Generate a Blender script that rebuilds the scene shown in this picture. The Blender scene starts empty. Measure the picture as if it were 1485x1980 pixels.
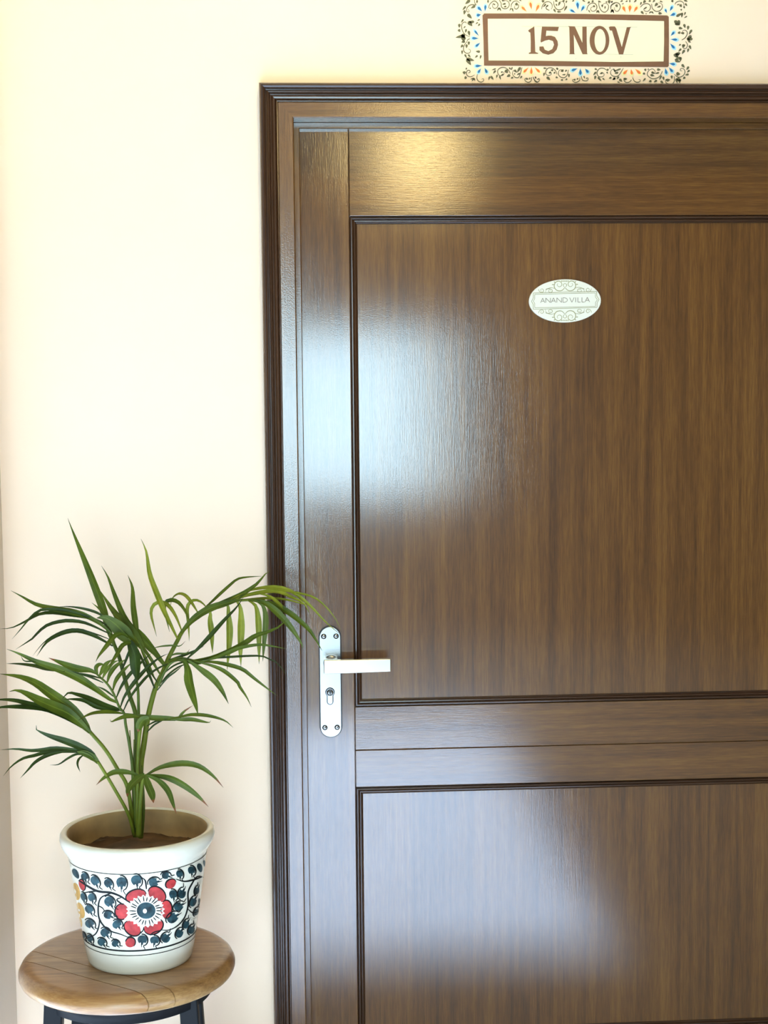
import bpy, bmesh, math, random
from mathutils import Vector, Matrix
random.seed(7)
SC = bpy.context.scene
COL = SC.collection

# ------------------------------------------------------------------ camera
FPX = 2975.0                                   # focal length in pixels of the 1485x1980 frame
PITCH, YAW, ROLL = math.radians(4.924), math.radians(3.4255), math.radians(-0.538)
CAM = Vector((0, -3.10, 1.55))
_f = Vector((math.sin(YAW), math.cos(YAW), 0)); _r = Vector((math.cos(YAW), -math.sin(YAW), 0)); _u = Vector((0, 0, 1))
FW = _f * math.cos(PITCH) - _u * math.sin(PITCH); _u2 = _u * math.cos(PITCH) + _f * math.sin(PITCH)
RT = _r * math.cos(ROLL) + _u2 * math.sin(ROLL); UP = _u2 * math.cos(ROLL) - _r * math.sin(ROLL)
cd = bpy.data.cameras.new('camera'); cam = bpy.data.objects.new('camera', cd); COL.objects.link(cam)
cam.matrix_world = Matrix(((RT.x, UP.x, -FW.x, CAM.x), (RT.y, UP.y, -FW.y, CAM.y), (RT.z, UP.z, -FW.z, CAM.z), (0, 0, 0, 1)))
cd.sensor_fit = 'VERTICAL'; cd.sensor_height = 24; cd.lens = FPX / 1980 * 24; cd.clip_start = 0.05
SC.camera = cam

# ------------------------------------------------------------------ light and exposure
wd = bpy.data.worlds.new('overcast_sky'); SC.world = wd; wd.use_nodes = True
bg = wd.node_tree.nodes['Background']; bg.inputs['Color'].default_value = (0.58, 0.85, 1.0, 1); bg.inputs['Strength'].default_value = 17.0
YB = -6.0                                      # wall behind the camera
WIN = (-0.22, 0.93, 0.82, 1.88)                  # its window: x0 x1 z0 z1
ADDED_DOORWAY = (-1.55, -0.26, 0.0, 2.25)                # unseen doorway, added and sized so sun and sky light the wall
for nm, (x0_, x1_, z0_, z1_) in (('window_portal', WIN), ('added_doorway_portal', ADDED_DOORWAY)):
    ld = bpy.data.lights.new(nm, 'AREA'); ld.shape = 'RECTANGLE'; ld.size = x1_ - x0_; ld.size_y = z1_ - z0_
    ld.cycles.is_portal = True
    lo = bpy.data.objects.new(nm, ld); COL.objects.link(lo)
    lo.location = ((x0_ + x1_) / 2, YB - 0.02, (z0_ + z1_) / 2); lo.rotation_euler = (math.radians(90), 0, 0)
sd = bpy.data.lights.new('sun', 'SUN'); sd.energy = 82.0; sd.color = (0.55, 0.74, 1.0); sd.angle = math.radians(2.0)
so = bpy.data.objects.new('sun', sd); COL.objects.link(so)
_e = math.radians(19.2); _d = Vector((-0.01, 1.0, 0)).normalized() * math.cos(_e) - Vector((0, 0, math.sin(_e)))
so.rotation_euler = _d.to_track_quat('-Z', 'Y').to_euler(); so.location = (-2, -9, 4)
SC.view_settings.view_transform = 'Standard'; SC.view_settings.look = 'None'
SC.view_settings.gamma = 1.0; SC.view_settings.use_curve_mapping = False
SC.view_settings.exposure = -0.18
LAMP_NEAR = 70.0
LAMP_FAR = 25.0

# ------------------------------------------------------------------ helpers
def at(px, py, Y):
    """point of the plane y = Y seen at a pixel of the photograph"""
    d = (px - 742.5) * RT - (py - 990) * UP + FPX * FW
    return CAM + d * ((Y - CAM.y) / d.y)
def tag(o, label=None, cat=None, group=None, kind=None):
    if label: o['label'] = label
    if cat: o['category'] = cat
    if group: o['group'] = group
    if kind: o['kind'] = kind
    return o
def empty(name, loc=(0, 0, 0)):
    o = bpy.data.objects.new(name, None); o.location = loc; o.empty_display_size = 0.05; COL.objects.link(o); return o
def mk(name, verts, faces, mat, parent=None, smooth=False):
    me = bpy.data.meshes.new(name); me.from_pydata([tuple(v) for v in verts], [], faces); me.update()
    if smooth: me.polygons.foreach_set('use_smooth', [True] * len(me.polygons))
    return link(name, me, mat, parent)
def link(name, me, mat, parent=None):
    o = bpy.data.objects.new(name, me); COL.objects.link(o)
    if mat: me.materials.append(mat)
    if parent:
        o.parent = parent
        o.matrix_parent_inverse = Matrix.Translation(parent.location).inverted()   # every location here is a world one
    return o
def from_bm(name, bm, mat, parent=None, smooth=False):
    me = bpy.data.meshes.new(name); bmesh.ops.recalc_face_normals(bm, faces=bm.faces); bm.to_mesh(me); bm.free()
    if smooth: me.polygons.foreach_set('use_smooth', [True] * len(me.polygons))
    return link(name, me, mat, parent)
def box_bm(bm, lo, hi, bev=0.0, seg=2):
    r = bmesh.ops.create_cube(bm, size=1); vs = r['verts']
    for v in vs:
        v.co = Vector([(lo[i] + hi[i]) / 2 + v.co[i] * (hi[i] - lo[i]) for i in range(3)])
    if bev > 0:
        es = list({e for v in vs for e in v.link_edges})
        bmesh.ops.bevel(bm, geom=es, offset=bev, segments=seg, profile=0.5, affect='EDGES')
    return bm
def box(name, lo, hi, mat, parent=None, bev=0.0, seg=2):
    return from_bm(name, box_bm(bmesh.new(), lo, hi, bev, seg), mat, parent)
def lathe(name, prof, c, mat, parent=None, n=72, smooth=True, closed=False):
    V, Fc = [], []
    m = len(prof)
    for i in range(n):
        a = 2 * math.pi * i / n
        for r, z in prof: V.append((c[0] + r * math.cos(a), c[1] + r * math.sin(a), c[2] + z))
    for i in range(n):
        j = (i + 1) % n
        for k in range(m if closed else m - 1):
            k2 = (k + 1) % m
            Fc.append((i * m + k, j * m + k, j * m + k2, i * m + k2))
    if not closed:
        if prof[0][0] > 1e-6: Fc.append(tuple(i * m for i in range(n))[::-1])
        if prof[-1][0] > 1e-6: Fc.append(tuple(i * m + m - 1 for i in range(n)))
    o = mk(name, V, Fc, mat, parent, smooth); fixn(o); return o
def fixn(o):
    bm = bmesh.new(); bm.from_mesh(o.data); bmesh.ops.remove_doubles(bm, verts=bm.verts, dist=1e-6)
    bmesh.ops.recalc_face_normals(bm, faces=bm.faces); bm.to_mesh(o.data); bm.free()
def spline(pts, n):
    """Catmull-Rom through points of any dimension, n+1 samples even in arc length"""
    P = [Vector(p) for p in pts]
    if len(P) == 2: return [P[0].lerp(P[1], i / n) for i in range(n + 1)]
    P = [P[0] * 2 - P[1]] + P + [P[-1] * 2 - P[-2]]
    fine = []
    for i in range(1, len(P) - 2):
        a, b, c, d = P[i - 1:i + 3]
        for k in range(10):
            t = k / 10
            fine.append(0.5 * ((2 * b) + (c - a) * t + (2 * a - 5 * b + 4 * c - d) * t * t + (3 * b - a - 3 * c + d) * t ** 3))
    fine.append(P[-2])
    L = [0]
    for i in range(1, len(fine)): L.append(L[-1] + (fine[i] - fine[i - 1]).length)
    out, k = [], 0
    for i in range(n + 1):
        s = L[-1] * i / n
        while k < len(L) - 2 and L[k + 1] < s: k += 1
        t = (s - L[k]) / max(L[k + 1] - L[k], 1e-9)
        out.append(fine[k].lerp(fine[k + 1], min(max(t, 0), 1)))
    return out
def tube(name, pts, rad, mat, parent=None, n=10, seg=None, V=None, F=None):
    P = spline(pts, seg or max(8, 5 * len(pts)))
    own = V is None
    if own: V, F = [], []
    m = len(P) - 1; b0 = len(V)
    ref = Vector((0, 1, 0.02))
    for i, p in enumerate(P):
        t = (P[min(i + 1, m)] - P[max(i - 1, 0)]).normalized()
        if abs(t.dot(ref)) > 0.95: ref = Vector((1, 0, 0))
        s = t.cross(ref).normalized(); u = s.cross(t)
        r = rad(i / m) if callable(rad) else rad
        for k in range(n):
            a = 2 * math.pi * k / n
            V.append(p + (s * math.cos(a) + u * math.sin(a)) * r)
    for i in range(m):
        for k in range(n):
            k2 = (k + 1) % n
            F.append((b0 + i * n + k, b0 + i * n + k2, b0 + (i + 1) * n + k2, b0 + (i + 1) * n + k))
    F.append(tuple(b0 + k for k in range(n))[::-1]); F.append(tuple(b0 + m * n + k for k in range(n)))
    if own: return mk(name, V, F, mat, parent, True)

# ------------------------------------------------------------------ materials
def new_mat(name):
    m = bpy.data.materials.new(name); m.use_nodes = True
    nt = m.node_tree; b = nt.nodes['Principled BSDF']
    return m, nt, b
def N(nt, typ, **kw):
    n = nt.nodes.new(typ)
    for k, v in kw.items():
        if k in n.inputs.keys(): n.inputs[k].default_value = v
        else: setattr(n, k, v)
    return n
def ramp(nt, stops):
    r = nt.nodes.new('ShaderNodeValToRGB'); e = r.color_ramp.elements
    while len(e) < len(stops): e.new(0.5)
    for x, (p, c) in zip(e, stops): x.position = p; x.color = (*c, 1)
    return r
def plain(name, col, rough=0.5, metal=0.0, spec=0.5, coat=0.0, var=0.06, scale=40, bump=0.0):
    m, nt, b = new_mat(name)
    tc = N(nt, 'ShaderNodeTexCoord'); no = N(nt, 'ShaderNodeTexNoise', Scale=scale, Detail=3.0)
    nt.links.new(tc.outputs['Object'], no.inputs['Vector'])
    r = ramp(nt, [(0.3, [c * (1 - var) for c in col]), (0.7, [min(1, c * (1 + var)) for c in col])])
    nt.links.new(no.outputs['Fac'], r.inputs['Fac']); nt.links.new(r.outputs['Color'], b.inputs['Base Color'])
    b.inputs['Roughness'].default_value = rough; b.inputs['Metallic'].default_value = metal
    b.inputs['Specular IOR Level'].default_value = spec; b.inputs['Coat Weight'].default_value = coat
    if bump > 0:
        bp = N(nt, 'ShaderNodeBump', Strength=bump, Distance=0.002); nt.links.new(no.outputs['Fac'], bp.inputs['Height'])
        nt.links.new(bp.outputs['Normal'], b.inputs['Normal'])
    return m
def wood(name, axis, dark, mid, light, rough=0.105, fleck=0.12, peel=0.07, coat_ior=1.75):
    """varnished timber, grain running along axis 'x' or 'z'"""
    m, nt, b = new_mat(name)
    tc = N(nt, 'ShaderNodeTexCoord')
    def mapped(sc):
        mp = N(nt, 'ShaderNodeMapping'); mp.inputs['Scale'].default_value = sc
        nt.links.new(tc.outputs['Object'], mp.inputs['Vector']); return mp
    g1 = mapped((0.55, 6, 7) if axis == 'x' else (7, 6, 0.55))
    g2 = mapped((16, 90, 380) if axis == 'x' else (380, 90, 16))
    g3 = mapped((1, 1, 1))
    n1 = N(nt, 'ShaderNodeTexNoise', Scale=2.2, Detail=6.0, Roughness=0.62, Distortion=0.5); nt.links.new(g1.outputs[0], n1.inputs['Vector'])
    n2 = N(nt, 'ShaderNodeTexNoise', Scale=1.6, Detail=3.0, Roughness=0.6); nt.links.new(g2.outputs[0], n2.inputs['Vector'])
    n3 = N(nt, 'ShaderNodeTexNoise', Scale=420.0, Detail=2.0); nt.links.new(g3.outputs[0], n3.inputs['Vector'])
    g4 = mapped((1.1, 40, 55) if axis == 'x' else (55, 40, 1.1))
    n4 = N(nt, 'ShaderNodeTexNoise', Scale=1.5, Detail=4.0, Roughness=0.6, Distortion=0.6); nt.links.new(g4.outputs[0], n4.inputs['Vector'])
    acc = None
    for nn_, wt in ((n1, 0.40), (n4, 0.38), (n2, 0.34)):
        mx = N(nt, 'ShaderNodeMath', operation='MULTIPLY_ADD'); mx.inputs[1].default_value = wt; mx.inputs[2].default_value = -0.06
        nt.links.new(nn_.outputs['Fac'], mx.inputs[0])
        if acc: nt.links.new(acc.outputs[0], mx.inputs[2])
        acc = mx
    r = ramp(nt, [(0.34, dark), (0.50, mid), (0.68, light)])
    nt.links.new(mx.outputs[0], r.inputs['Fac']); nt.links.new(r.outputs['Color'], b.inputs['Base Color'])
    b.inputs['Roughness'].default_value = 0.42; b.inputs['Specular IOR Level'].default_value = 0.18
    b.inputs['Coat Weight'].default_value = 1.0; b.inputs['Coat Roughness'].default_value = rough; b.inputs['Coat IOR'].default_value = coat_ior
    b1 = N(nt, 'ShaderNodeBump', Strength=fleck, Distance=0.0006); nt.links.new(n2.outputs['Fac'], b1.inputs['Height'])
    b2 = N(nt, 'ShaderNodeBump', Strength=peel, Distance=0.0006); nt.links.new(n3.outputs['Fac'], b2.inputs['Height'])
    nt.links.new(b1.outputs['Normal'], b2.inputs['Normal'])
    nt.links.new(b2.outputs['Normal'], b.inputs['Coat Normal']); nt.links.new(b1.outputs['Normal'], b.inputs['Normal'])
    return m
WD = ((0.052, 0.017, 0.0026), (0.114, 0.042, 0.0060), (0.205, 0.086, 0.0135))
MM = {}
MM['wood_v'] = wood('varnished_wood_upright', 'z', *WD)
MM['wood_h'] = wood('varnished_wood_level', 'x', *WD)
MD = ((0.02, 0.007, 0.002), (0.045, 0.016, 0.005), (0.075, 0.03, 0.010))
MM['mould_v'] = wood('moulding_wood_upright', 'z', *MD, rough=0.14, fleck=0.1, coat_ior=1.5)
MM['mould_h'] = wood('moulding_wood_level', 'x', *MD, rough=0.14, fleck=0.1, coat_ior=1.5)
MM['frame_v'] = wood('frame_wood_upright', 'z', *WD, rough=0.14, fleck=0.1, peel=0.2)
MM['frame_h'] = wood('frame_wood_level', 'x', *WD, rough=0.14, fleck=0.1, peel=0.2)
MM['wall'] = plain('cream_wall_paint', (0.92, 0.69, 0.50), 0.55, spec=0.3, var=0.015, scale=3, bump=0.02)
MM['white'] = plain('white_paint', (0.80, 0.79, 0.76), 0.6, var=0.02)
MM['metal'] = plain('satin_nickel', (0.36, 0.36, 0.355), 0.24, metal=1.0, var=0.03, scale=14)
MM['lever'] = plain('brushed_nickel', (0.50, 0.46, 0.37), 0.24, metal=1.0, var=0.05, scale=25)
MM['black'] = plain('black_gap_and_shadow', (0.01, 0.01, 0.01), 0.5)
MM['brown_paint'] = plain('brown_wall_paint', (0.19, 0.080, 0.034), 0.6, var=0.08, scale=60)
MM['olive'] = plain('olive_wall_paint', (0.115, 0.10, 0.042), 0.6, var=0.12, scale=90)
MM['blue'] = plain('blue_wall_paint', (0.012, 0.12, 0.30), 0.6, var=0.15, scale=120)
MM['pale_blue'] = plain('pale_blue_wall_paint', (0.38, 0.66, 0.74), 0.6)
MM['orange'] = plain('orange_wall_paint', (0.82, 0.17, 0.03), 0.6, var=0.1, scale=120)
MM['pale_yellow'] = plain('pale_yellow_wall_paint', (0.85, 0.76, 0.34), 0.6)
MM['panel_cream'] = plain('cream_panel_paint', (0.88, 0.76, 0.50), 0.6, var=0.01)
MM['pencil'] = plain('pencil_line', (0.50, 0.46, 0.34), 0.7)
MM['plate'] = plain('white_enamel', (0.78, 0.73, 0.60), 0.35, var=0.01)
MM['gold'] = plain('faded_gold_print', (0.30, 0.27, 0.11), 0.5)
MM['plate_text'] = plain('faded_grey_print', (0.27, 0.22, 0.16), 0.5)

# ------------------------------------------------------------------ the room
def struct(o): o['kind'] = 'structure'; return o
XL, XR, ZC = -2.8, 2.6, 2.95
tl = plain('floor_stone', (0.66, 0.68, 0.71), 0.75, spec=0.1, var=0.08, scale=2.5)
struct(box('floor', (XL, YB, -0.1), (XR, 0.15, 0.0), tl))
struct(box('ceiling', (XL, YB, ZC), (XR, 0.15, ZC + 0.1), plain('ceiling_paint', (0.30, 0.27, 0.23), 0.7, var=0.02)))
XO, XO2, ZO = -0.053, 1.218, 2.131               # outer edges of the door casing
def multi(name, boxes, mat):
    bm = bmesh.new()
    for lo_, hi_ in boxes: box_bm(bm, lo_, hi_)
    return struct(from_bm(name, bm, mat))
multi('wall_back', [((XL, 0, 0), (XO + 0.02, 0.15, ZC)), ((XO2 - 0.02, 0, 0), (XR, 0.15, ZC)), ((XO + 0.02, 0, ZO - 0.02), (XO2 - 0.02, 0.15, ZC))], MM['wall'])
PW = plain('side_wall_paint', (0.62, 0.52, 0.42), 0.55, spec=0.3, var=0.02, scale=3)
multi('wall_left', [((-1.25, -0.22, 0), (-0.579, 0.0, ZC))], PW)
BW = plain('brown_room_paint', (0.21, 0.14, 0.08), 0.6, var=0.03, scale=3)
multi('wall_far_left', [((XL - 0.15, YB, 0), (XL, 0.15, ZC))], BW)
multi('wall_right', [((XR, YB, 0), (XR + 0.15, 0.15, ZC))], BW)
w0, w1, z0, z1 = WIN; g0, g1, _, g2 = ADDED_DOORWAY
multi('wall_front', [((XL, YB - 0.2, 0), (g0, YB, ZC)), ((g1, YB - 0.2, 0), (w0, YB, ZC)), ((w1, YB - 0.2, 0), (XR, YB, ZC)), ((w0, YB - 0.2, 0), (w1, YB, z0)),
                     ((w0, YB - 0.2, z1), (w1, YB, ZC)), ((g0, YB - 0.2, g2), (g1, YB, ZC))], BW)
wn = struct(empty('window_1', ((w0 + w1) / 2, YB - 0.1, z0)))
for a, b in (((w0, z0), (w1, z0 + .03)), ((w0, z1 - .03), (w1, z1)), ((w0, z0), (w0 + .03, z1)), ((w1 - .03, z0), (w1, z1))):
    box('window_frame', (a[0], YB - .13, a[1]), (b[0], YB - .08, b[1]), MM['white'], wn)

# ------------------------------------------------------------------ door frame (casing, posts, stops)
trim = struct(empty('trim_1', (XO, 0, 0)))
tag(trim, 'dark brown varnished door frame with stepped moulded edge against the cream wall', 'door frame')
mould = [(0, 0), (0, 20), (1.5, 25), (4, 28), (7, 28.5), (10, 27), (11.5, 24), (12, 19), (14, 18.5), (14.5, 21), (17, 22.5), (19, 22), (20, 18), (21, 16),
         (23, 15.5), (24, 18), (27, 20), (30, 19.5), (31.5, 17), (32, 15), (33, 16), (34, 17.5), (36, 17.3), (36.5, 14), (36.5, 0)]
flat = [(36.5, 0), (36.5, 15.2), (37.2, 16), (64.7, 16), (66.5, 14.5), (66.5, -44)]
stop = [(66.5, -44), (67.3, -43), (77, -43), (78.5, -44.5), (78.5, -70)]
def sweep3(nm, prof, mv, mh):
    pr = [(d / 1000, p / 1000) for d, p in prof]
    def strip(f0, f1, mat):
        V = [f0(d, p) for d, p in pr] + [f1(d, p) for d, p in pr]; k = len(pr)
        o = mk(nm, V, [(i, i + 1, k + i + 1, k + i) for i in range(k - 1)], mat, trim)
        fixn(o); return o
    strip(lambda d, p: (XO + d, -p, 0), lambda d, p: (XO + d, -p, ZO - d), mv)
    strip(lambda d, p: (XO + d, -p, ZO - d), lambda d, p: (XO2 - d, -p, ZO - d), mh)
    strip(lambda d, p: (XO2 - d, -p, ZO - d), lambda d, p: (XO2 - d, -p, 0), mv)
sweep3('casing_moulding', mould, MM['mould_v'], MM['mould_h'])
sweep3('frame_post', flat, MM['frame_v'], MM['frame_h'])
sweep3('door_stop', stop, MM['frame_v'], MM['frame_h'])

# ------------------------------------------------------------------ the door leaf
YD = 0.064                                       # face of stiles and rails
X0, X1, ZT = 0.0265, 1.1385, 2.050
PX0, PX1 = 0.1245, 1.041                         # panel openings
door = struct(empty('door_1', (X0, YD, 0)))
tag(door, 'glossy dark brown varnished wooden panel door with bright window reflections', 'door')
T = 0.036; bv = 0.0012
box('core', (X0 - .012, YD + .012, 0.004), (X1 + .012, YD + T, ZT + .012), MM['mould_v'], door)
box('stile', (X0 - .012, YD, 0.004), (PX0 - .0004, YD + .02, ZT + .012), MM['wood_v'], door, bv)
box('stile', (PX1 + .0004, YD, 0.004), (X1 + .012, YD + .02, ZT + .012), MM['wood_v'], door, bv)
for a, b in ((1.881, ZT + .012), (0.7775, 0.869), (0.698, 0.7767), (0.004, 0.150)):
    box('rail', (PX0 + .0004, YD, a), (PX1 - .0004, YD + .02, b), MM['wood_h'], door, bv)
pprof = [(0, -1), (0.4, -4), (1.6, -4.5), (2.2, 0.5), (3.2, 1.8), (4.8, 2.0), (6.2, 1.0), (6.8, -2.0), (7.6, -2.6), (8.2, -1.2), (9.2, -0.4), (10.8, -0.6), (12.0, -2.4), (12.6, -5.0), (13.6, -5.6), (14.4, -5.0), (15.4, -6.0), (15.8, -9)]
pprof = [(d / 1000, p / 1000) for d, p in pprof]
def panel(za, zb):
    box('panel', (PX0 + .006, YD + .0075, za + .006), (PX1 - .006, YD + .019, zb - .006), MM['wood_v'], door)
    k = len(pprof)
    cs = [lambda d: (PX0 + d, za + d), lambda d: (PX0 + d, zb - d), lambda d: (PX1 - d, zb - d), lambda d: (PX1 - d, za + d)]
    for i in range(4):
        a, b = cs[i], cs[(i + 1) % 4]
        V = [(a(d)[0], YD - p, a(d)[1]) for d, p in pprof] + [(b(d)[0], YD - p, b(d)[1]) for d, p in pprof]
        o = mk('panel_moulding', V, [(j, j + 1, k + j + 1, k + j) for j in range(k - 1)], MM['mould_v'] if i % 2 == 0 else MM['mould_h'], door); fixn(o)
panel(0.869, 1.881); panel(0.150, 0.698)

# lever handle on its long plate
def stadium(cx, z0_, z1_, w, n=20):
    r = w / 2; pts = []
    for i in range(n + 1): a = math.pi * i / n; pts.append((cx + r * math.cos(a), z1_ - r + r * math.sin(a)))
    for i in range(n + 1): a = math.pi + math.pi * i / n; pts.append((cx + r * math.cos(a), z0_ + r + r * math.sin(a)))
    return pts
def prism(name, pts, y0, y1, mat, parent, bev=0.0, smooth=False):
    """outline in x,z pulled from y1 (back) to y0 (front)"""
    bm = bmesh.new(); f = bm.faces.new([bm.verts.new((x, y1, z)) for x, z in pts])
    r = bmesh.ops.extrude_face_region(bm, geom=[f]); vs = [v for v in r['geom'] if isinstance(v, bmesh.types.BMVert)]
    for v in vs: v.co.y = y0
    if bev > 0:
        fr = [e for e in bm.edges if all(abs(v.co.y - y0) < 1e-7 for v in e.verts)]
        bmesh.ops.bevel(bm, geom=fr, offset=bev, segments=3, profile=0.5, affect='EDGES')
    return from_bm(name, bm, mat, parent, smooth)
HX = 0.0742
prism('plate_shadow_edge', stadium(HX, 0.8063, 1.0417, 0.0472), YD - .0030, YD, MM['black'], door)  # black backing stands in for the contact shadow around the plate
plate = prism('handle_plate', stadium(HX, 0.8075, 1.0405, 0.0448), YD - .0065, YD - .0029, MM['metal'], door, 0.0014)
tag(plate, 'satin nickel lock plate')
for sx in (-1, 1):
    for zz in (0.8285, 1.0205):
        cx = HX + sx * 0.0128
        s = lathe('screw', [(0.0, 0.0012), (0.0028, 0.0012), (0.0044, 0.0004), (0.0048, -0.001)], (0, 0, 0), MM['metal'], plate, 24)
        s.data.transform(Matrix.Translation((cx, YD - .0066, zz)) @ Matrix.Rotation(math.radians(90), 4, 'X'))
        ring = lathe('screw_gap', [(0.0046, 0.0003), (0.0056, 0.0003)], (0, 0, 0), MM['black'], plate, 24); ring.data.transform(Matrix.Translation((cx, YD - .0066, zz)) @ Matrix.Rotation(math.radians(90), 4, 'X'))
        bm = bmesh.new(); box_bm(bm, (cx - .0018, YD - .0082, zz - .0006), (cx + .0018, YD - .0076, zz + .0006)); box_bm(bm, (cx - .0006, YD - .0082, zz - .0018), (cx + .0006, YD - .0076, zz + .0018))
        from_bm('screw_slot', bm, MM['black'], plate)
# euro cylinder
def keyhole_outline(cx, cz, R, w, l, n=28):
    h = w / 2; a0 = math.asin(h / R); pts = []
    for i in range(n + 1):
        a = -math.pi / 2 + a0 + (2 * math.pi - 2 * a0) * i / n; pts.append((cx + R * math.cos(a), cz + R * math.sin(a)))
    for i in range(11):
        a = math.pi + math.pi * i / 10; pts.append((cx + h * math.cos(a), cz - l + h * math.sin(a)))
    return pts
prism('lock_gap', keyhole_outline(HX - .0012, 0.9032, 0.0098, 0.0138, 0.0198), YD - .0071, YD - .004, MM['black'], plate)
prism('lock_cylinder', keyhole_outline(HX - .0012, 0.9032, 0.0084, 0.0112, 0.0195), YD - .0100, YD - .004, MM['metal'], plate, 0.0006)
pl = lathe('lock_plug', [(0, 0.0006), (0.0062, 0.0006), (0.0066, 0)], (0, 0, 0), MM['metal'], plate, 28); pl.data.transform(Matrix.Translation((HX - .0012, YD - .0100, 0.9032)) @ Matrix.Rotation(math.radians(90), 4, 'X'))
pg = lathe('plug_gap', [(0.0066, 0.0003), (0.0072, 0.0003)], (0, 0, 0), MM['black'], plate, 28); pg.data.transform(Matrix.Translation((HX - .0012, YD - .0100, 0.9032)) @ Matrix.Rotation(math.radians(90), 4, 'X'))
prism('key_slot', [(HX - .0012 + x, 0.9032 + z) for x, z in ((-.0026, .0022), (-.0018, .0044), (0, .0052), (.0018, .0044), (.0026, .0022), (.0016, -.001), (.0006, -.0046), (-.0006, -.0046), (-.0016, -.001))], YD - .0112, YD - .0105, MM['black'], plate)
# lever: neck block plus a flat rectangular grip
lv = tag(empty('lever_handle', (HX, YD, 0.962)), 'brushed nickel straight lever')
lv.parent = door; lv.matrix_parent_inverse = Matrix.Translation(door.location).inverted()
def lev(name, m, **k): return m
YF = YD - 0.056
a = at(626, 1277, YF); b = at(756, 1301, YF)
lz0, lz1 = b.z + .0005, a.z
bm = bmesh.new(); box_bm(bm, (a.x, YF, lz0), (b.x, YF + .013, lz1), 0.0014, 3)
bmesh.ops.subdivide_edges(bm, edges=[e for e in bm.edges if abs((e.verts[0].co - e.verts[1].co).x) > 0.08], cuts=6)
for v in bm.verts:
    t = (v.co.x - a.x) / (b.x - a.x)
    if v.co.z < (lz0 + lz1) / 2: v.co.z += 0.0028 * max(0, t - 0.35)
from_bm('grip', bm, MM['lever'], lv)
nx = at(630, 1290, YD - .03).x
box('neck', (a.x + .002, YF + .010, lz0 + .004), (a.x + .030, YD - .005, lz1 - .002), MM['lever'], lv, 0.003, 3)
cl = lathe('collar', [(0, .004), (.0145, .004), (.016, .003), (.016, -.004)], (0, 0, 0), MM['metal'], lv, 32)
cl.data.transform(Matrix.Translation((a.x + .016, YD - .0065, (lz0 + lz1) / 2)) @ Matrix.Rotation(math.radians(90), 4, 'X'))

# ------------------------------------------------------------------ flat painted shapes on an upright plane
class Paint:
    """paint on the plane y = Y, drawn with photograph pixels turned into points of that plane"""
    def __init__(s, Y, ox=0, oy=0, k=1.0): s.Y, s.ox, s.oy, s.k = Y, ox, oy, k
    def p(s, x, y, lift=0.0):
        q = at(s.ox + x / s.k, s.oy + y / s.k, s.Y); return Vector((q.x, s.Y - lift, q.z))
def paint_mesh(name, polys, mat, parent, th=0.0004):
    """polys: lists of 3-D outline points lying on one plane; each becomes a thin slab of paint"""
    bm = bmesh.new()
    for P in polys:
        try: f = bm.faces.new([bm.verts.new(p) for p in P])
        except ValueError: continue
        r = bmesh.ops.extrude_face_region(bm, geom=[f])
        for v in r['geom']:
            if isinstance(v, bmesh.types.BMVert): v.co.y -= th
    bmesh.ops.triangulate(bm, faces=[f for f in bm.faces if len(f.verts) > 4])
    return from_bm(name, bm, mat, parent)
def drop_pts(x1, y1, x2, y2, w, n=7, fat=0.6, base=0.0):
    """leaf or petal outline from base (1) to tip (2)"""
    dx, dy = x2 - x1, y2 - y1; L = math.hypot(dx, dy) or 1; ux, uy = dx / L, dy / L
    side = []
    for i in range(n + 1):
        t = i / n; h = w / 2 * max(base if i == 0 else 0, math.sin(math.pi * t ** fat) ** 0.8 if 0 < t < 1 else 0)
        side.append((t * L, h))
    up = [(x1 + ux * a - uy * h, y1 + uy * a + ux * h) for a, h in side]
    dn = [(x1 + ux * a + uy * h, y1 + uy * a - ux * h) for a, h in side[1:-1]]
    return up + dn[::-1]
def petal_pts(x1, y1, x2, y2, w): return drop_pts(x1, y1, x2, y2, w, 9, 1.9)
def stroke_pts(pts, w, taper=True, n=None):
    P = spline([(x, y, 0) for x, y in pts], n or max(10, 4 * len(pts))); m = len(P) - 1; A, B = [], []
    for i, p in enumerate(P):
        t = (P[min(i + 1, m)] - P[max(i - 1, 0)]).normalized(); q = i / m
        h = w / 2 * ((0.45 + 0.55 * math.sin(math.pi * min(1, 0.15 + q * .85))) if taper else 1)
        A.append((p.x - t.y * h, p.y + t.x * h)); B.append((p.x + t.y * h, p.y - t.x * h))
    return A, B
def stroke_quads(pts, w, taper=True, n=None):
    A, B = stroke_pts(pts, w, taper, n)
    return [[A[i], A[i + 1], B[i + 1], B[i]] for i in range(len(A) - 1)]
def strip_slab(name, AB, mp, mat, parent, lift=0.0002, th=0.0004):
    """ribbons given as (A side, B side) pairs -> thin slabs, one mesh"""
    V, F = [], []
    for A, B in AB:
        k = len(A); b0 = len(V)
        for lf in (lift + th, lift):
            V += [mp(x, y, lf) for x, y in A] + [mp(x, y, lf) for x, y in B]
        for i in range(k - 1):
            F.append((b0 + i, b0 + i + 1, b0 + k + i + 1, b0 + k + i))
            F.append((b0 + i, b0 + 2 * k + i, b0 + 2 * k + i + 1, b0 + i + 1))
            F.append((b0 + k + i, b0 + k + i + 1, b0 + 3 * k + i + 1, b0 + 3 * k + i))
    return mk(name, V, F, mat, parent)

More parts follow.
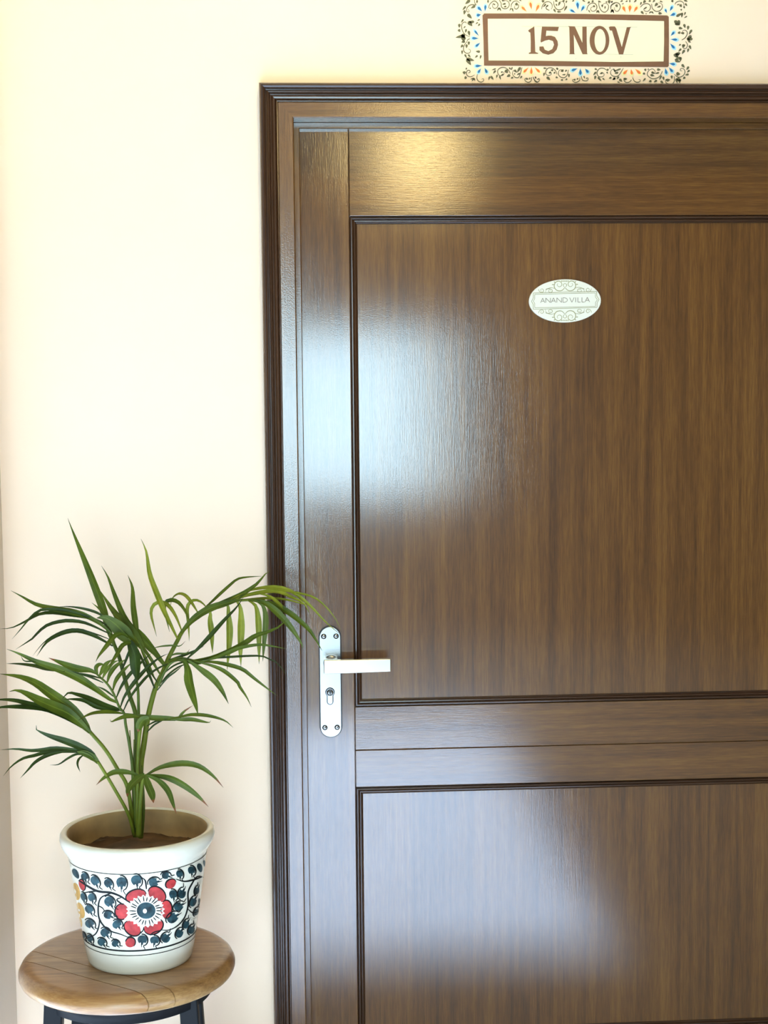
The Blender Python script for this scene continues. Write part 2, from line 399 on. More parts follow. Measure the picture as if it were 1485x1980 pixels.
# ------------------------------------------------------------------ painted date sign above the door
q = at(1113, 79, 0)
sign = tag(empty('painted_sign', (q.x, 0, q.z)), "painted '15 NOV' date panel with brown frame and leafy scroll border above the door", 'sign')
W0 = Paint(-0.0002)
def poly(pts, lift=0.0): return [W0.p(x, y, lift) for x, y in pts]
paint_mesh('panel_ground', [poly([(940, 33), (1287, 37), (1287, 122), (940, 119)])], MM['panel_cream'], sign, 0.0002)
fo = [(932.8, 30), (936, 26.2), (1030, 26.2), (1130, 27.2), (1290, 30), (1293, 32.5), (1293.3, 80), (1293, 127.4), (1291, 129.8), (1190, 129), (1030, 127.3), (935.8, 126.9), (934.8, 80)]
fi = [(943, 36.4), (944, 36.3), (1030, 36.2), (1130, 37.4), (1283, 40.7), (1284, 41), (1284, 80), (1283, 118.8), (1282, 119), (1190, 120), (1030, 117.4), (944.6, 117.2), (943.6, 80)]
k = len(fo)
paint_mesh('sign_frame', [poly([fo[i], fo[(i + 1) % k], fi[(i + 1) % k], fi[i]], 0.0003) for i in range(k)], MM['brown_paint'], sign)
GL = {
 'one': [(1021.2, 58.7), (1033, 51.2), (1034.2, 80), (1034.8, 99), (1035.5, 101), (1040.5, 102.3), (1040.5, 104.2), (1022.4, 104.2), (1022.4, 102.2), (1026, 101), (1026.2, 80), (1025.3, 63), (1022.5, 62)],
 'five': [(1047.8, 51.7), (1080.6, 52.3), (1078.5, 60.3), (1056.4, 59.3), (1055.3, 70), (1060, 69), (1065.6, 69), (1073, 71.5), (1078, 79.7), (1079, 87), (1076.3, 96.2), (1069.9, 103.2), (1060.2, 105.9), (1049.4, 103.2), (1042.9, 97.2), (1042.9, 90.2), (1050.5, 89.7), (1053.2, 96.2), (1060.2, 98.9), (1067.7, 95), (1071.2, 86.5), (1069, 79.5), (1061.3, 77), (1054, 78.6), (1046, 82.5), (1045, 80)],
 'n': [(1098.4, 50.6), (1111.4, 51.2), (1125.9, 83), (1125.9, 51.7), (1134.2, 51.5), (1134.4, 80), (1135, 103.7), (1136.7, 104.9), (1126.4, 104.9), (1109.2, 67), (1110.3, 103.7), (1112.4, 104.9), (1100, 105), (1101.5, 103.5), (1101.4, 80), (1100.6, 52.8)],
 'v': [(1177.1, 52.8), (1180, 51.2), (1188.6, 51.2), (1191.3, 55), (1202.1, 91), (1211.8, 53), (1220.6, 52.5), (1218.5, 54.5), (1204.8, 105.3), (1196.7, 105.3), (1183.2, 59.3), (1179, 59)]}
for g in GL.values(): paint_mesh('letter', [poly(g, 0.0003)], MM['brown_paint'], sign)
ox = [[], []]
for i in range(41):
    a_ = 2 * math.pi * i / 40
    ox[0].append((1159 + 19.1 * math.cos(a_), 78 + 27.9 * math.sin(a_))); ox[1].append((1160.2 + 10.8 * math.cos(a_), 78.3 + 22.2 * math.sin(a_)))
strip_slab('letter', [ox], W0.p, MM['brown_paint'], sign, 0.0003)
strip_slab('guide_line', [stroke_pts(p_, 0.6, False) for p_ in ([(1008, 51), (1120, 51.6), (1232, 52.4)], [(1150, 104.6), (1224, 105.6)], [(1200.6, 108), (1200.8, 112.5)], [(1113.4, 112), (1113.6, 115)])], W0.p, MM['pencil'], sign, 0.0002, 0.0002)

TILES = {}
TILES[(880, 0)] = dict(
 leaf=[(270,0,180,75,45),(395,0,390,65,30),(590,0,590,60,25),(365,105,280,150,38),(195,110,130,185,30),(175,180,160,265,40),(220,250,300,335,50),(150,345,105,410,25),(75,425,75,500,40),(60,525,90,575,42),(185,470,150,510,20),(200,520,185,590,30),(240,550,260,645,38),(230,385,310,470,60),(345,390,240,400,40),(445,350,395,370,20),(410,400,365,435,20),(445,425,410,470,28),(180,640,5,675,50),(120,610,180,690,60),(150,660,150,742,70),(640,140,615,160,20),(790,135,755,195,25),(790,135,825,200,25),(835,10,895,15,25),(910,65,845,80,28),(920,115,870,125,25),(985,0,990,30,35),(1010,140,975,195,18),(1020,145,1045,215,22),(1080,60,1130,95,45),(1150,0,1195,20,18),(720,90,670,60,18)],
 line=[[(345,0),(355,60),(375,90),(290,85),(230,120),(205,170),(215,210),(245,215),(250,190),(230,165)],[(600,150),(620,80),(690,20),(745,40),(770,90),(745,140),(700,150),(670,115),(680,75),(720,85)],[(790,0),(825,60),(830,120),(870,155),(930,150),(970,100),(960,40),(910,10),(850,15)],[(1005,130),(1010,80),(1050,30),(1110,20),(1160,55)],[(1140,80),(1135,130),(1100,165),(1065,145),(1070,100)],[(205,420),(180,395),(130,420),(115,480),(135,560),(180,620),(265,665)],[(265,695),(225,715),(215,742)]],
 blue=[(490,210,405,125,45),(535,215,545,90,38),(470,260,385,280,50),(430,650,345,545,32),(425,690,300,685,42)],
 orange=[(1290,215,1190,120,42),(1375,180,1345,40,45)])
TILES[(1030, 0)] = dict(
 leaf=[(185,0,185,50,45),(240,70,185,130,25),(280,90,235,130,22),(400,10,450,25,30),(490,30,460,110,30),(415,70,440,110,22),(550,0,560,40,35),(610,10,595,60,25),(615,105,560,205,28),(375,160,415,225,28),(435,210,515,215,28),(745,5,700,30,22),(890,0,945,35,22),(1025,30,980,65,30),(1090,10,1055,45,30),(1000,180,1030,230,18),(1165,185,1145,235,25),(1170,185,1195,240,25),(1170,20,1230,40,22),(1245,80,1250,135,28),(1300,110,1295,165,22),(1370,0,1375,70,45),(1310,30,1340,45,22),(1435,25,1405,50,22),(1425,180,1400,235,25),(1430,180,1455,235,25),(1085,100,1120,130,30)],
 line=[[(160,165),(175,100),(230,40),(300,35),(345,80),(345,140),(330,165)],[(300,185),(250,165),(240,130),(270,100)],[(375,20),(385,100),(430,165),(500,175),(560,130),(570,70),(540,30),(490,35)],[(970,190),(985,120),(1040,65),(1110,60),(1150,110),(1140,170),(1090,205),(1045,185),(1045,140),(1085,120)],[(1185,40),(1190,110),(1230,190),(1290,220),(1345,180),(1360,110),(1330,65),(1280,65),(1245,100)],[(1400,170),(1410,100),(1485,55)]],
 blue=[(775,235,675,175,35),(815,185,800,40,45),(860,215,920,110,38)], orange=[(50,220,110,85,45)])
TILES[(1180, 0)] = dict(
 leaf=[(40,20,10,50,25),(225,10,175,35,22),(310,15,270,35,22),(350,0,350,50,22),(470,0,420,45,25),(240,60,205,80,15),(100,80,130,130,40),(40,165,5,220,25),(40,170,60,235,25),(560,35,535,95,25),(630,5,590,60,40),(725,10,685,30,30),(800,0,760,45,28),(885,20,945,40,22),(850,55,795,115,42),(905,110,835,135,28),(550,200,600,255,35),(630,245,660,250,15),(730,205,695,245,22),(735,205,780,245,25),(860,235,930,245,38),(655,125,600,170,22),(1105,0,1125,45,38),(1320,0,1390,30,30),(1340,60,1380,110,30),(1250,80,1280,130,40),(1195,90,1250,75,18),(1320,110,1330,155,28),(1270,160,1275,195,25),(1180,300,1290,235,40),(1290,225,1280,320,35),(1350,215,1325,280,22),(1380,290,1320,325,20),(1145,370,1250,450,50),(1220,360,1250,440,40),(1155,430,1250,450,30),(1225,500,1300,515,40),(1320,430,1345,505,38),(1400,460,1390,540,38),(1465,530,1410,620,35),(1225,570,1250,610,45),(1330,600,1260,590,35),(1460,640,1370,700,45),(1480,700,1370,700,45),(1430,735,1370,700,40)],
 line=[[(5,140),(20,90),(80,50),(150,60),(180,120),(150,190),(110,205),(75,170),(75,130)],[(540,130),(590,80),(660,65),(715,100),(715,160),(670,205),(615,195),(600,160),(640,130)],[(740,70),(755,150),(820,205),(890,190),(935,130),(920,70),(860,45)],[(1160,80),(1180,45),(1250,20),(1310,50),(1320,110)],[(1280,720),(1340,680),(1380,610),(1370,560),(1330,540),(1295,560),(1300,590)]],
 blue=[(1015,240,985,165,30),(1065,210,1115,110,38),(1065,285,1165,245,45),(1080,650,1150,570,38),(1075,705,1205,715,38)],
 orange=[(275,225,225,115,48),(345,230,355,95,55),(415,225,485,120,45)])
TILES[(880, 80)] = dict(
 leaf=[(180,0,110,15,40),(245,0,245,70,35),(205,50,205,125,35),(140,60,100,115,35),(125,160,125,235,28),(450,185,370,180,35),(170,230,210,300,28),(230,235,280,290,28),(405,250,355,295,28),(465,245,445,320,25),(200,310,345,345,50),(205,310,285,430,55),(205,470,195,515,22),(165,535,165,595,50),(165,650,215,655,45),(345,660,270,680,22),(345,660,295,720,22),(345,660,355,715,18),(735,490,655,515,20),(730,520,680,580,30),(755,595,740,660,25),(620,625,600,700,25),(635,620,690,690,35),(795,620,820,690,25),(900,510,945,570,55),(990,600,925,635,40),(1040,640,1000,670,30),(965,470,1010,510,22),(1025,460,1010,515,20),(1175,460,1110,560,40),(1060,510,1110,560,35),(1165,570,1105,605,25),(1070,570,1065,600,18),(1200,620,1165,670,25),(850,545,820,560,25),(870,590,820,615,28),(1290,660,1290,690,45),(1345,650,1330,685,22),(1440,630,1450,675,22)],
 line=[[(215,0),(170,60),(150,120),(160,180),(210,215),(265,200),(275,160),(240,135)],[(235,570),(270,550),(255,520),(215,530),(205,590),(240,630),(290,635),(350,600)],[(400,590),(390,660),(420,715),(470,730),(510,705),(505,670),(475,680)],[(990,580),(960,520),(900,475),(830,470),(770,510),(765,570),(800,615),(850,610),(880,575),(855,545),(825,555)],[(1200,470),(1165,590),(1130,650),(1070,640),(1030,590),(1035,540),(1070,510)],[(1375,640),(1360,710),(1310,735),(1260,710),(1250,670),(1290,655)],[(1400,635),(1430,700),(1485,730)]],
 blue=[(455,20,365,95,38),(485,435,360,445,42),(465,480,410,570,38),(525,470,575,570,42)], orange=[(1320,465,1225,560,42),(1370,450,1365,590,45)])
TILES[(1030, 80)] = dict(
 leaf=[(190,480,255,485,25),(210,560,195,625,28),(370,520,320,515,30),(375,560,410,570,30),(250,635,315,695,42),(410,640,455,655,28),(300,545,320,580,40),(430,470,445,515,28),(460,490,435,510,15),(520,510,545,550,50),(610,510,580,550,25),(590,595,525,600,20),(650,580,650,650,28),(545,690,500,695,28),(620,670,585,695,25),(40,630,60,675,18),(110,670,80,690,18),(740,680,770,700,30),(815,660,790,690,25),(915,620,935,670,22),(975,655,960,675,18),(1110,490,1160,510,28),(1140,545,1085,610,30),(1130,615,1110,685,35),(1165,640,1235,715,32),(1250,660,1295,695,22),(1350,490,1340,535,30),(1325,545,1350,580,22),(1260,560,1200,585,28),(1415,645,1365,670,32),(1485,655,1430,690,35),(1470,510,1485,560,30)],
 line=[[(10,640),(40,710),(80,735),(120,700),(115,665),(80,680)],[(435,590),(410,530),(350,480),(280,480),(235,530),(240,590),(285,610),(330,595),(335,565),(305,565)],[(640,510),(620,600),(570,650),(500,640),(460,590),(470,530),(510,505),(545,525)],[(845,650),(840,700),(780,735),(725,720),(715,690),(750,680)],[(870,620),(890,690),(950,710),(990,690),(990,655),(960,655)],[(1330,520),(1270,485),(1200,490),(1155,550),(1170,620),(1230,640),(1280,610),(1265,565),(1215,575)],[(1385,460),(1385,500)]],
 blue=[(810,485,695,525,42),(855,475,855,605,45),(935,485,1000,565,45)], orange=[(30,460,130,560,42)])
TILES[(1180, 80)] = dict(
 leaf=[(195,490,60,540,25),(60,490,75,540,22),(145,560,75,575,35),(155,630,115,680,28),(90,655,40,695,28),(160,675,215,725,40),(125,725,175,740,18),(270,655,265,700,55),(635,660,580,720,25),(620,490,640,535,35),(585,570,630,590,35),(690,490,670,515,20),(835,505,905,510,38),(880,560,800,580,25),(735,550,800,580,35),(715,600,795,620,35),(740,705,690,725,38),(840,695,780,735,32),(920,610,880,695,28),(945,630,965,700,32),(900,710,955,755,35),(1030,670,1030,725,70),(1100,610,1105,675,35),(1180,580,1255,590,55),(1185,660,1200,750,40),(1190,670,1275,700,55),(1240,680,1245,750,40),(1345,640,1305,675,35),(1410,590,1340,605,32),(1425,515,1375,560,30),(1410,450,1365,515,35),(1280,410,1335,475,38),(1260,210,1130,240,40),(1220,285,1130,250,35),(1200,215,1200,280,60),(1270,290,1150,330,40),(1160,335,1255,375,45),(1270,280,1250,370,35),(1275,130,1220,185,32),(1335,150,1285,230,38),(1405,125,1385,200,32),(1415,70,1450,145,38),(1265,50,1230,80,25),(1315,50,1315,110,50),(1400,0,1450,20,25)],
 line=[[(235,480),(150,610),(70,630),(10,590),(10,530),(60,490)],[(380,690),(340,730),(280,735),(245,700),(250,665),(285,665)],[(400,650),(430,710),(480,735),(530,720),(535,690),(505,685)],[(935,535),(890,620),(820,665),(740,665),(675,620),(665,570),(700,515),(760,495),(800,530),(795,575),(750,560)],[(1150,590),(1200,635),(1260,640),(1320,600),(1340,540),(1310,490),(1265,490),(1255,525),(1290,530)],[(1145,625),(1150,700),(1120,755),(1050,765),(1000,740),(990,700),(1030,675)],[(1350,0),(1385,60),(1360,125),(1310,120),(1295,85),(1320,70)]],
 blue=[(1070,35,1155,130,42),(1050,395,1165,415,42),(985,475,1010,590,42),(1050,465,1120,550,42)], orange=[(320,500,235,590,48),(370,490,390,600,45),(440,490,545,585,50)])
for (ox_, oy_), t in TILES.items():
    tp = Paint(-0.0002, ox_, oy_, 9.28)
    for L in t['leaf']: paint_mesh('painted_leaf', [[tp.p(x, y, 0.0002) for x, y in drop_pts(*L[:4], L[4] * 1.2, n=6)]], MM['olive'], sign, 0.0003)
    for L in t['line']: strip_slab('painted_scroll', [stroke_pts(L, 15)], tp.p, MM['olive'], sign, 0.0002, 0.0003)
    for key, ha in (('blue', 'pale_blue'), ('orange', 'pale_yellow')):
        for x1, y1, x2, y2, w in t[key]:
            dx, dy = x2 - x1, y2 - y1
            h = paint_mesh('petal_halo', [[tp.p(x, y, 0.0001) for x, y in petal_pts(x1 - dx * .05, y1 - dy * .05, x2 + dx * .25, y2 + dy * .25, w * 1.9)]], MM[ha], sign, 0.0002)
            paint_mesh('painted_petal', [[tp.p(x, y, 0.0003) for x, y in petal_pts(x1, y1, x2, y2, w)]], MM[key], sign, 0.0003)

# ------------------------------------------------------------------ oval name plate on the door panel
YP = YD + .0075
q = at(1092.5, 582, YP)
nameplate = tag(empty('name_plate', (q.x, YP, q.z)), "small white oval name plate reading 'ANAND VILLA' on the upper door panel", 'name plate')
NPt = Paint(YP - 0.0040, 1010, 530, 9.0)
ov = []
for i in range(64):
    a_ = 2 * math.pi * i / 64; x_, y_ = 626 * math.cos(a_), 376 * math.sin(a_)
    p_ = NPt.p(742 + x_, 466 + y_ - 0.012 * x_); ov.append((p_.x, p_.z))
prism('plate', ov, YP - .0040, YP, MM['plate'], nameplate, 0.0006)
B1 = [(190,330),(740,315),(1290,300),(1296,385),(1335,440),(1300,500),(1298,580),(740,597),(190,612),(190,525),(158,475),(190,420),(190,330)]
B2 = [(215,352),(740,340),(1270,328),(1272,400),(1305,445),(1275,490),(1273,562),(740,576),(215,585),(215,510),(190,470),(215,430),(215,352)]
def segs(P, w): return [([(P[i][0] - (P[i+1][1]-P[i][1]) / math.hypot(P[i+1][0]-P[i][0], P[i+1][1]-P[i][1]) * w/2, P[i][1] + (P[i+1][0]-P[i][0]) / math.hypot(P[i+1][0]-P[i][0], P[i+1][1]-P[i][1]) * w/2),
                         (P[i+1][0] - (P[i+1][1]-P[i][1]) / math.hypot(P[i+1][0]-P[i][0], P[i+1][1]-P[i][1]) * w/2, P[i+1][1] + (P[i+1][0]-P[i][0]) / math.hypot(P[i+1][0]-P[i][0], P[i+1][1]-P[i][1]) * w/2)],
                        [(P[i][0] + (P[i+1][1]-P[i][1]) / math.hypot(P[i+1][0]-P[i][0], P[i+1][1]-P[i][1]) * w/2, P[i][1] - (P[i+1][0]-P[i][0]) / math.hypot(P[i+1][0]-P[i][0], P[i+1][1]-P[i][1]) * w/2),
                         (P[i+1][0] + (P[i+1][1]-P[i][1]) / math.hypot(P[i+1][0]-P[i][0], P[i+1][1]-P[i][1]) * w/2, P[i+1][1] - (P[i+1][0]-P[i][0]) / math.hypot(P[i+1][0]-P[i][0], P[i+1][1]-P[i][1]) * w/2)]) for i in range(len(P) - 1)]
strip_slab('border_line', segs(B1, 9), NPt.p, MM['gold'], nameplate, 0.00005, 0.0002)
strip_slab('border_line', segs(B2, 8), NPt.p, MM['gold'], nameplate, 0.00005, 0.0002)
scr = [([(735,240),(680,288),(600,280),(555,220),(570,150),(630,120),(680,150),(680,200),(640,220),(605,190),(620,160)], 14),
       ([(560,245),(490,235),(420,265),(400,320)], 9), ([(400,265),(440,250),(510,265),(520,300),(490,315),(455,300),(465,270),(495,280)], 10),
       ([(280,255),(300,300),(350,312),(370,280),(345,250),(315,270),(335,295)], 10), ([(515,182),(550,178)], 16), ([(548,128),(580,150)], 14), ([(740,160),(710,190),(738,238)], 10)]
for P, w in scr:
    for mx_ in (0, 1):
        for my_ in (0, 1):
            Q = [((1482 - x if mx_ else x), y) for x, y in P]
            Q = [(x, (930 - y if my_ else y) - 0.014 * (x - 740)) for x, y in Q]
            strip_slab('scroll', [stroke_pts(Q, w)], NPt.p, MM['gold'], nameplate, 0.00005, 0.0002)
for dx in (-55, -28, 0, 28, 55):
    for yy in (122, 805):
        paint_mesh('dot', [[NPt.p(740 + dx + 10 * math.cos(i * .785), yy + 12 * math.sin(i * .785)) for i in range(8)]], MM['gold'], nameplate, 0.0002)
LT = [('A', 318, 390), ('N', 408, 488), ('A', 503, 580), ('N', 600, 682), ('D', 706, 785), ('V', 822, 902), ('I', 928, 928), ('L', 966, 1012), ('L', 1036, 1082), ('A', 1090, 1170)]
for ch, xa, xb in LT:
    y0_, y1_ = 500, 418; xm = (xa + xb) / 2
    S = {'A': [[(xa, y0_), (xm, y1_), (xb, y0_)]], 'N': [[(xa, y0_), (xa, y1_), (xb, y0_), (xb, y1_)]], 'V': [[(xa, y1_), (xm, y0_), (xb, y1_)]], 'I': [[(xa, y0_), (xa, y1_)]],
         'L': [[(xa, y1_), (xa, y0_), (xb, y0_)]], 'D': [[(xa, y0_), (xa, y1_), (xa + 35, y1_ + 2), (xb - 12, y1_ + 16), (xb, 459), (xb - 12, y0_ - 16), (xa + 35, y0_ - 2), (xa, y0_)]]}[ch]
    if ch == 'A': S.append([(xa + 18, 472), (xb - 18, 472)])
    AB = []
    for s_ in S: AB += segs([(x, y - 0.018 * (x - 318)) for x, y in s_], 11)
    strip_slab('letter', AB, NPt.p, MM['plate_text'], nameplate, 0.00005, 0.0002)

# ------------------------------------------------------------------ round wooden stool on black legs
SX, SY, SR, ZS = -0.3235, -0.242, 0.203, 0.468
MM['seat'] = wood('seat_wood', 'x', (0.17, 0.075, 0.022), (0.33, 0.17, 0.058), (0.52, 0.31, 0.13), rough=0.3, fleck=0.15, peel=0.1, coat_ior=1.45)
MM['seat2'] = wood('seat_wood_ruddy', 'x', (0.18, 0.072, 0.018), (0.34, 0.155, 0.045), (0.46, 0.25, 0.09), rough=0.3, fleck=0.15, peel=0.1, coat_ior=1.45)
MM['iron'] = plain('black_iron', (0.008, 0.008, 0.009), 0.55, spec=0.15)
stool = tag(empty('stool', (SX, SY, 0)), 'round wooden stool with black legs carrying the potted palm', 'stool')
def on_seat(px, py):
    d = (px - 742.5) * RT - (py - 990) * UP + FPX * FW; return CAM + d * ((ZS - CAM.z) / d.z)
seatprof = [(0, 0), (0.178, 0), (0.190, -0.002), (0.198, -0.008), (0.2025, -0.017), (0.2025, -0.024), (0.199, -0.032), (0.192, -0.037), (0.180, -0.039), (0, -0.039)]
s1a, s1b = on_seat(68, 1840), on_seat(168, 1867)
s2a = on_seat(348, 1940)
dv = (s1b - s1a); dv.z = 0; dv.normalize(); nv = Vector((-dv.y, dv.x, 0))
o1 = nv.dot(s1a); o2 = nv.dot(s2a) if abs(nv.dot(s2a) - o1) > 0.03 else o1 - 0.12
lo_c, hi_c = min(o1, o2), max(o1, o2)
def seat_board(cuts, mat):
    tmp = lathe('board', seatprof, (SX, SY, ZS), mat, stool, 96)
    bm = bmesh.new(); bm.from_mesh(tmp.data)
    for off, keep in cuts:                      # keep +1: side where nv.p > off
        g = bm.verts[:] + bm.edges[:] + bm.faces[:]
        r = bmesh.ops.bisect_plane(bm, geom=g, plane_co=nv * (off + keep * 0.0009), plane_no=nv, clear_inner=keep > 0, clear_outer=keep < 0)
        es = [e for e in r['geom_cut'] if isinstance(e, bmesh.types.BMEdge)]
        bmesh.ops.holes_fill(bm, edges=es, sides=0)
    bmesh.ops.recalc_face_normals(bm, faces=bm.faces); bm.to_mesh(tmp.data); bm.free()
    tmp.data.polygons.foreach_set('use_smooth', [True] * len(tmp.data.polygons)); tmp.data.set_sharp_from_angle(angle=math.radians(32))
seat_board([(hi_c, 1)], MM['seat']); seat_board([(lo_c, 1), (hi_c, -1)], MM['seat']); seat_board([(lo_c, -1)], MM['seat2'])
lathe('ring', [(0.150, 0.0), (0.158, 0.0), (0.158, -0.03), (0.150, -0.03)], (SX, SY, ZS - .0395), MM['iron'], stool, 64, closed=True)
lathe('footrest_ring', [(0.168, 0.0), (0.178, 0.0), (0.178, -0.012), (0.168, -0.012)], (SX, SY, 0.16), MM['iron'], stool, 64, closed=True)
for lx, ly in ((-0.125, -0.085), (0.118, -0.080), (-0.10, 0.105), (0.11, 0.105)):
    V = []
    sx_, sy_ = lx / math.hypot(lx, ly), ly / math.hypot(lx, ly)
    bm = bmesh.new(); box_bm(bm, (-0.017, -0.017, 0.0), (0.017, 0.017, ZS - .0395), 0.003, 2)
    for v in bm.verts:
        t = 1 - v.co.z / (ZS - .0395); v.co.x += SX + lx + sx_ * 0.03 * t; v.co.y += SY + ly + sy_ * 0.03 * t
    from_bm('leg', bm, MM['iron'], stool)

# ------------------------------------------------------------------ potted palm
CX, CY = -0.2985, -0.250
ZB, ZR = ZS, 0.717
palm = tag(empty('potted_palm', (CX, CY, ZB)), 'green palm in a white hand-painted floral pot standing on the wooden stool', 'potted plant')
MM['pot'] = plain('cream_glaze', (0.80, 0.73, 0.58), 0.25, var=0.05, scale=9, coat=0.3)
MM['pot_in'] = plain('pot_inside_clay', (0.40, 0.26, 0.11), 0.6, var=0.3, scale=14)
MM['soil'] = plain('wet_soil', (0.10, 0.05, 0.022), 0.35, var=0.6, scale=38, bump=0.6)
RB0, RB1, ZJ = 0.0985, 0.1300, 0.677              # body radius at foot and under the rim, height of that joint
def body_r(z): return RB0 + (RB1 - RB0) * (z - ZB) / (ZJ - ZB)
outer = [(0, 0), (0.092, 0), (0.0965, 0.002), (RB0, 0.008)]
outer += [(body_r(ZB + h), h) for h in (0.03, 0.06, 0.09, 0.12, 0.15, 0.18, 0.2)] + [(0.1297, ZJ - ZB - .002), (0.1325, ZJ - ZB + .002)]
rz = ZR - ZB
outer += [(0.1370, rz - .032), (0.1415, rz - .024), (0.1440, rz - .015), (0.1432, rz - .006), (0.1395, rz - .001), (0.1350, rz), (0.1305, rz - .003), (0.1285, rz - .010), (0.126, rz - .035), (0.122, rz - .075), (0, rz - .075)]
pot = lathe('pot', outer, (CX, CY, ZB), MM['pot'], palm, 96)
tag(pot, 'white glazed pot painted with a red flower and blue-green leaves')
pot.data.materials.append(MM['pot_in'])
for p_ in pot.data.polygons:
    c_ = p_.center
    if c_.z > ZR - .08 and c_.z < ZR - .002 and p_.normal.x * (c_.x - CX) + p_.normal.y * (c_.y - CY) < 0.0: p_.material_index = 1
# uneven soil
bm = bmesh.new(); bmesh.ops.create_circle(bm, cap_ends=True, segments=48, radius=0.1243)
bmesh.ops.triangulate(bm, faces=bm.faces); bmesh.ops.subdivide_edges(bm, edges=bm.edges, cuts=3, use_grid_fill=True)
for v in bm.verts:
    x_, y_ = v.co.x, v.co.y; v.co = Vector((CX + x_, CY + y_, ZR - .050 + 0.004 * math.sin(70 * x_ + 1) * math.cos(60 * y_) + random.uniform(-.0015, .0015)))
from_bm('soil', bm, MM['soil'], palm, True)
MM['dry'] = plain('dry_brown_leaf', (0.12, 0.045, 0.018), 0.6, var=0.4, scale=120)
for cx_, cy_, r_ in ((0.058, -0.02, 0.017), (0.024, 0.012, 0.010), (0.045, -0.045, 0.008), (-0.05, -0.03, 0.009)):
    bm = bmesh.new(); bmesh.ops.create_icosphere(bm, subdivisions=2, radius=r_)
    for v in bm.verts: v.co = Vector((CX + cx_ + v.co.x * random.uniform(.8, 1.25), CY + cy_ + v.co.y * random.uniform(.8, 1.2), ZR - .047 + v.co.z * .55 * random.uniform(.7, 1.2)))
    from_bm('dry_clump', bm, MM['dry'], palm, True)

# painting on the pot: photo pixels of the pot turned into points of its round side
PK, POX, POY = 4.368, 100, 1520
def on_pot(x, y, lift=0.0):
    px, py = POX + x / PK, POY + y / PK
    d = ((px - 742.5) * RT - (py - 990) * UP + FPX * FW).normalized()
    o = CAM
    # |o+td - axis|^2 = (r0 + m (z-ZB))^2
    m_ = (RB1 - RB0) / (ZJ - ZB); ax, ay = o.x - CX, o.y - CY; r0 = RB0 + m_ * (o.z - ZB)
    A = d.x ** 2 + d.y ** 2 - (m_ * d.z) ** 2; Bq = 2 * (ax * d.x + ay * d.y - r0 * m_ * d.z); Cq = ax * ax + ay * ay - r0 * r0
    D = Bq * Bq - 4 * A * Cq
    t = (-Bq - math.sqrt(max(D, 0))) / (2 * A)
    p = o + d * t
    n_ = Vector((p.x - CX, p.y - CY, 0)); r_ = n_.length; n_ /= r_
    if D < 0: p = Vector((CX, CY, p.z)) + n_ * (RB0 + m_ * (p.z - ZB))
    return p + n_ * lift
MM['teal'] = plain('teal_glaze', (0.016, 0.048, 0.056), 0.4, spec=0.2, var=0.75, scale=70)
MM['red'] = plain('red_glaze', (0.44, 0.036, 0.034), 0.4, spec=0.2, var=0.35, scale=60)
MM['ochre'] = plain('ochre_glaze', (0.58, 0.31, 0.08), 0.25, var=0.15, scale=60)
MM['ink'] = plain('black_glaze_line', (0.008, 0.009, 0.009), 0.5, spec=0.12)
def ell(cx, cy, l, w, ang, n=18, tip=0.0):
    a = math.radians(ang); out = []
    for i in range(n):
        t = 2 * math.pi * i / n; x_ = l / 2 * math.cos(t); y_ = w / 2 * math.sin(t) * (1 - tip * math.cos(t))
        out.append((cx + x_ * math.cos(a) - y_ * math.sin(a), cy + x_ * math.sin(a) + y_ * math.cos(a)))
    return out
def pot_fan(name, pts, lift, mat):
    cx = sum(p[0] for p in pts) / len(pts); cy = sum(p[1] for p in pts) / len(pts); k = len(pts)
    V = [on_pot(cx, cy, lift)] + [on_pot(cx + (x - cx) * .55, cy + (y - cy) * .55, lift) for x, y in pts] + [on_pot(x, y, lift) for x, y in pts]
    F = [(0, 1 + i, 1 + (i + 1) % k) for i in range(k)] + [(1 + i, 1 + k + i, 1 + k + (i + 1) % k, 1 + (i + 1) % k) for i in range(k)]
    return mk(name, V, F, mat, pot, True)
def pot_line(name, pts, w, lift=0.0006, taper=True, n=None):
    A, B = stroke_pts(pts, w * 1.55, taper, n); k = len(A)
    V = [on_pot(x, y, lift) for x, y in A] + [on_pot(x, y, lift) for x, y in B]
    return mk(name, V, [(i, i + 1, k + i + 1, k + i) for i in range(k - 1)], MM['ink'], pot)
LEAVES = [(205,740,95,45,60),(280,770,78,58,65),(368,805,98,66,60),(480,825,88,66,58),(590,820,105,86,85),(715,800,98,86,75),(865,812,92,76,-15),(965,755,74,60,10),(1080,745,74,56,75),(1180,715,76,60,80),(1250,690,78,44,75),(1290,655,60,22,78),
 (270,940,80,44,72),(340,945,80,60,70),(320,1045,90,64,55),(325,1165,88,70,45),(490,980,98,82,55),(480,1090,84,66,20),(555,1170,78,80,50),(455,1240,86,78,50),(325,1290,78,48,65),(275,1262,56,28,70),(425,1320,78,64,45),(540,1330,64,60,35),
 (1025,920,86,64,75),(1100,905,90,66,-70),(1075,1015,92,70,-35),(1025,1110,112,80,-35),(1195,975,90,54,-65),(1225,880,72,40,-75),(1248,980,66,24,88),(1220,1060,70,40,-65),(1135,1165,82,50,-65),(1080,1240,86,60,-60),(1180,1210,80,54,-65),(765,1300,82,80,90),(868,1305,74,76,90),(965,1280,88,74,-50)]
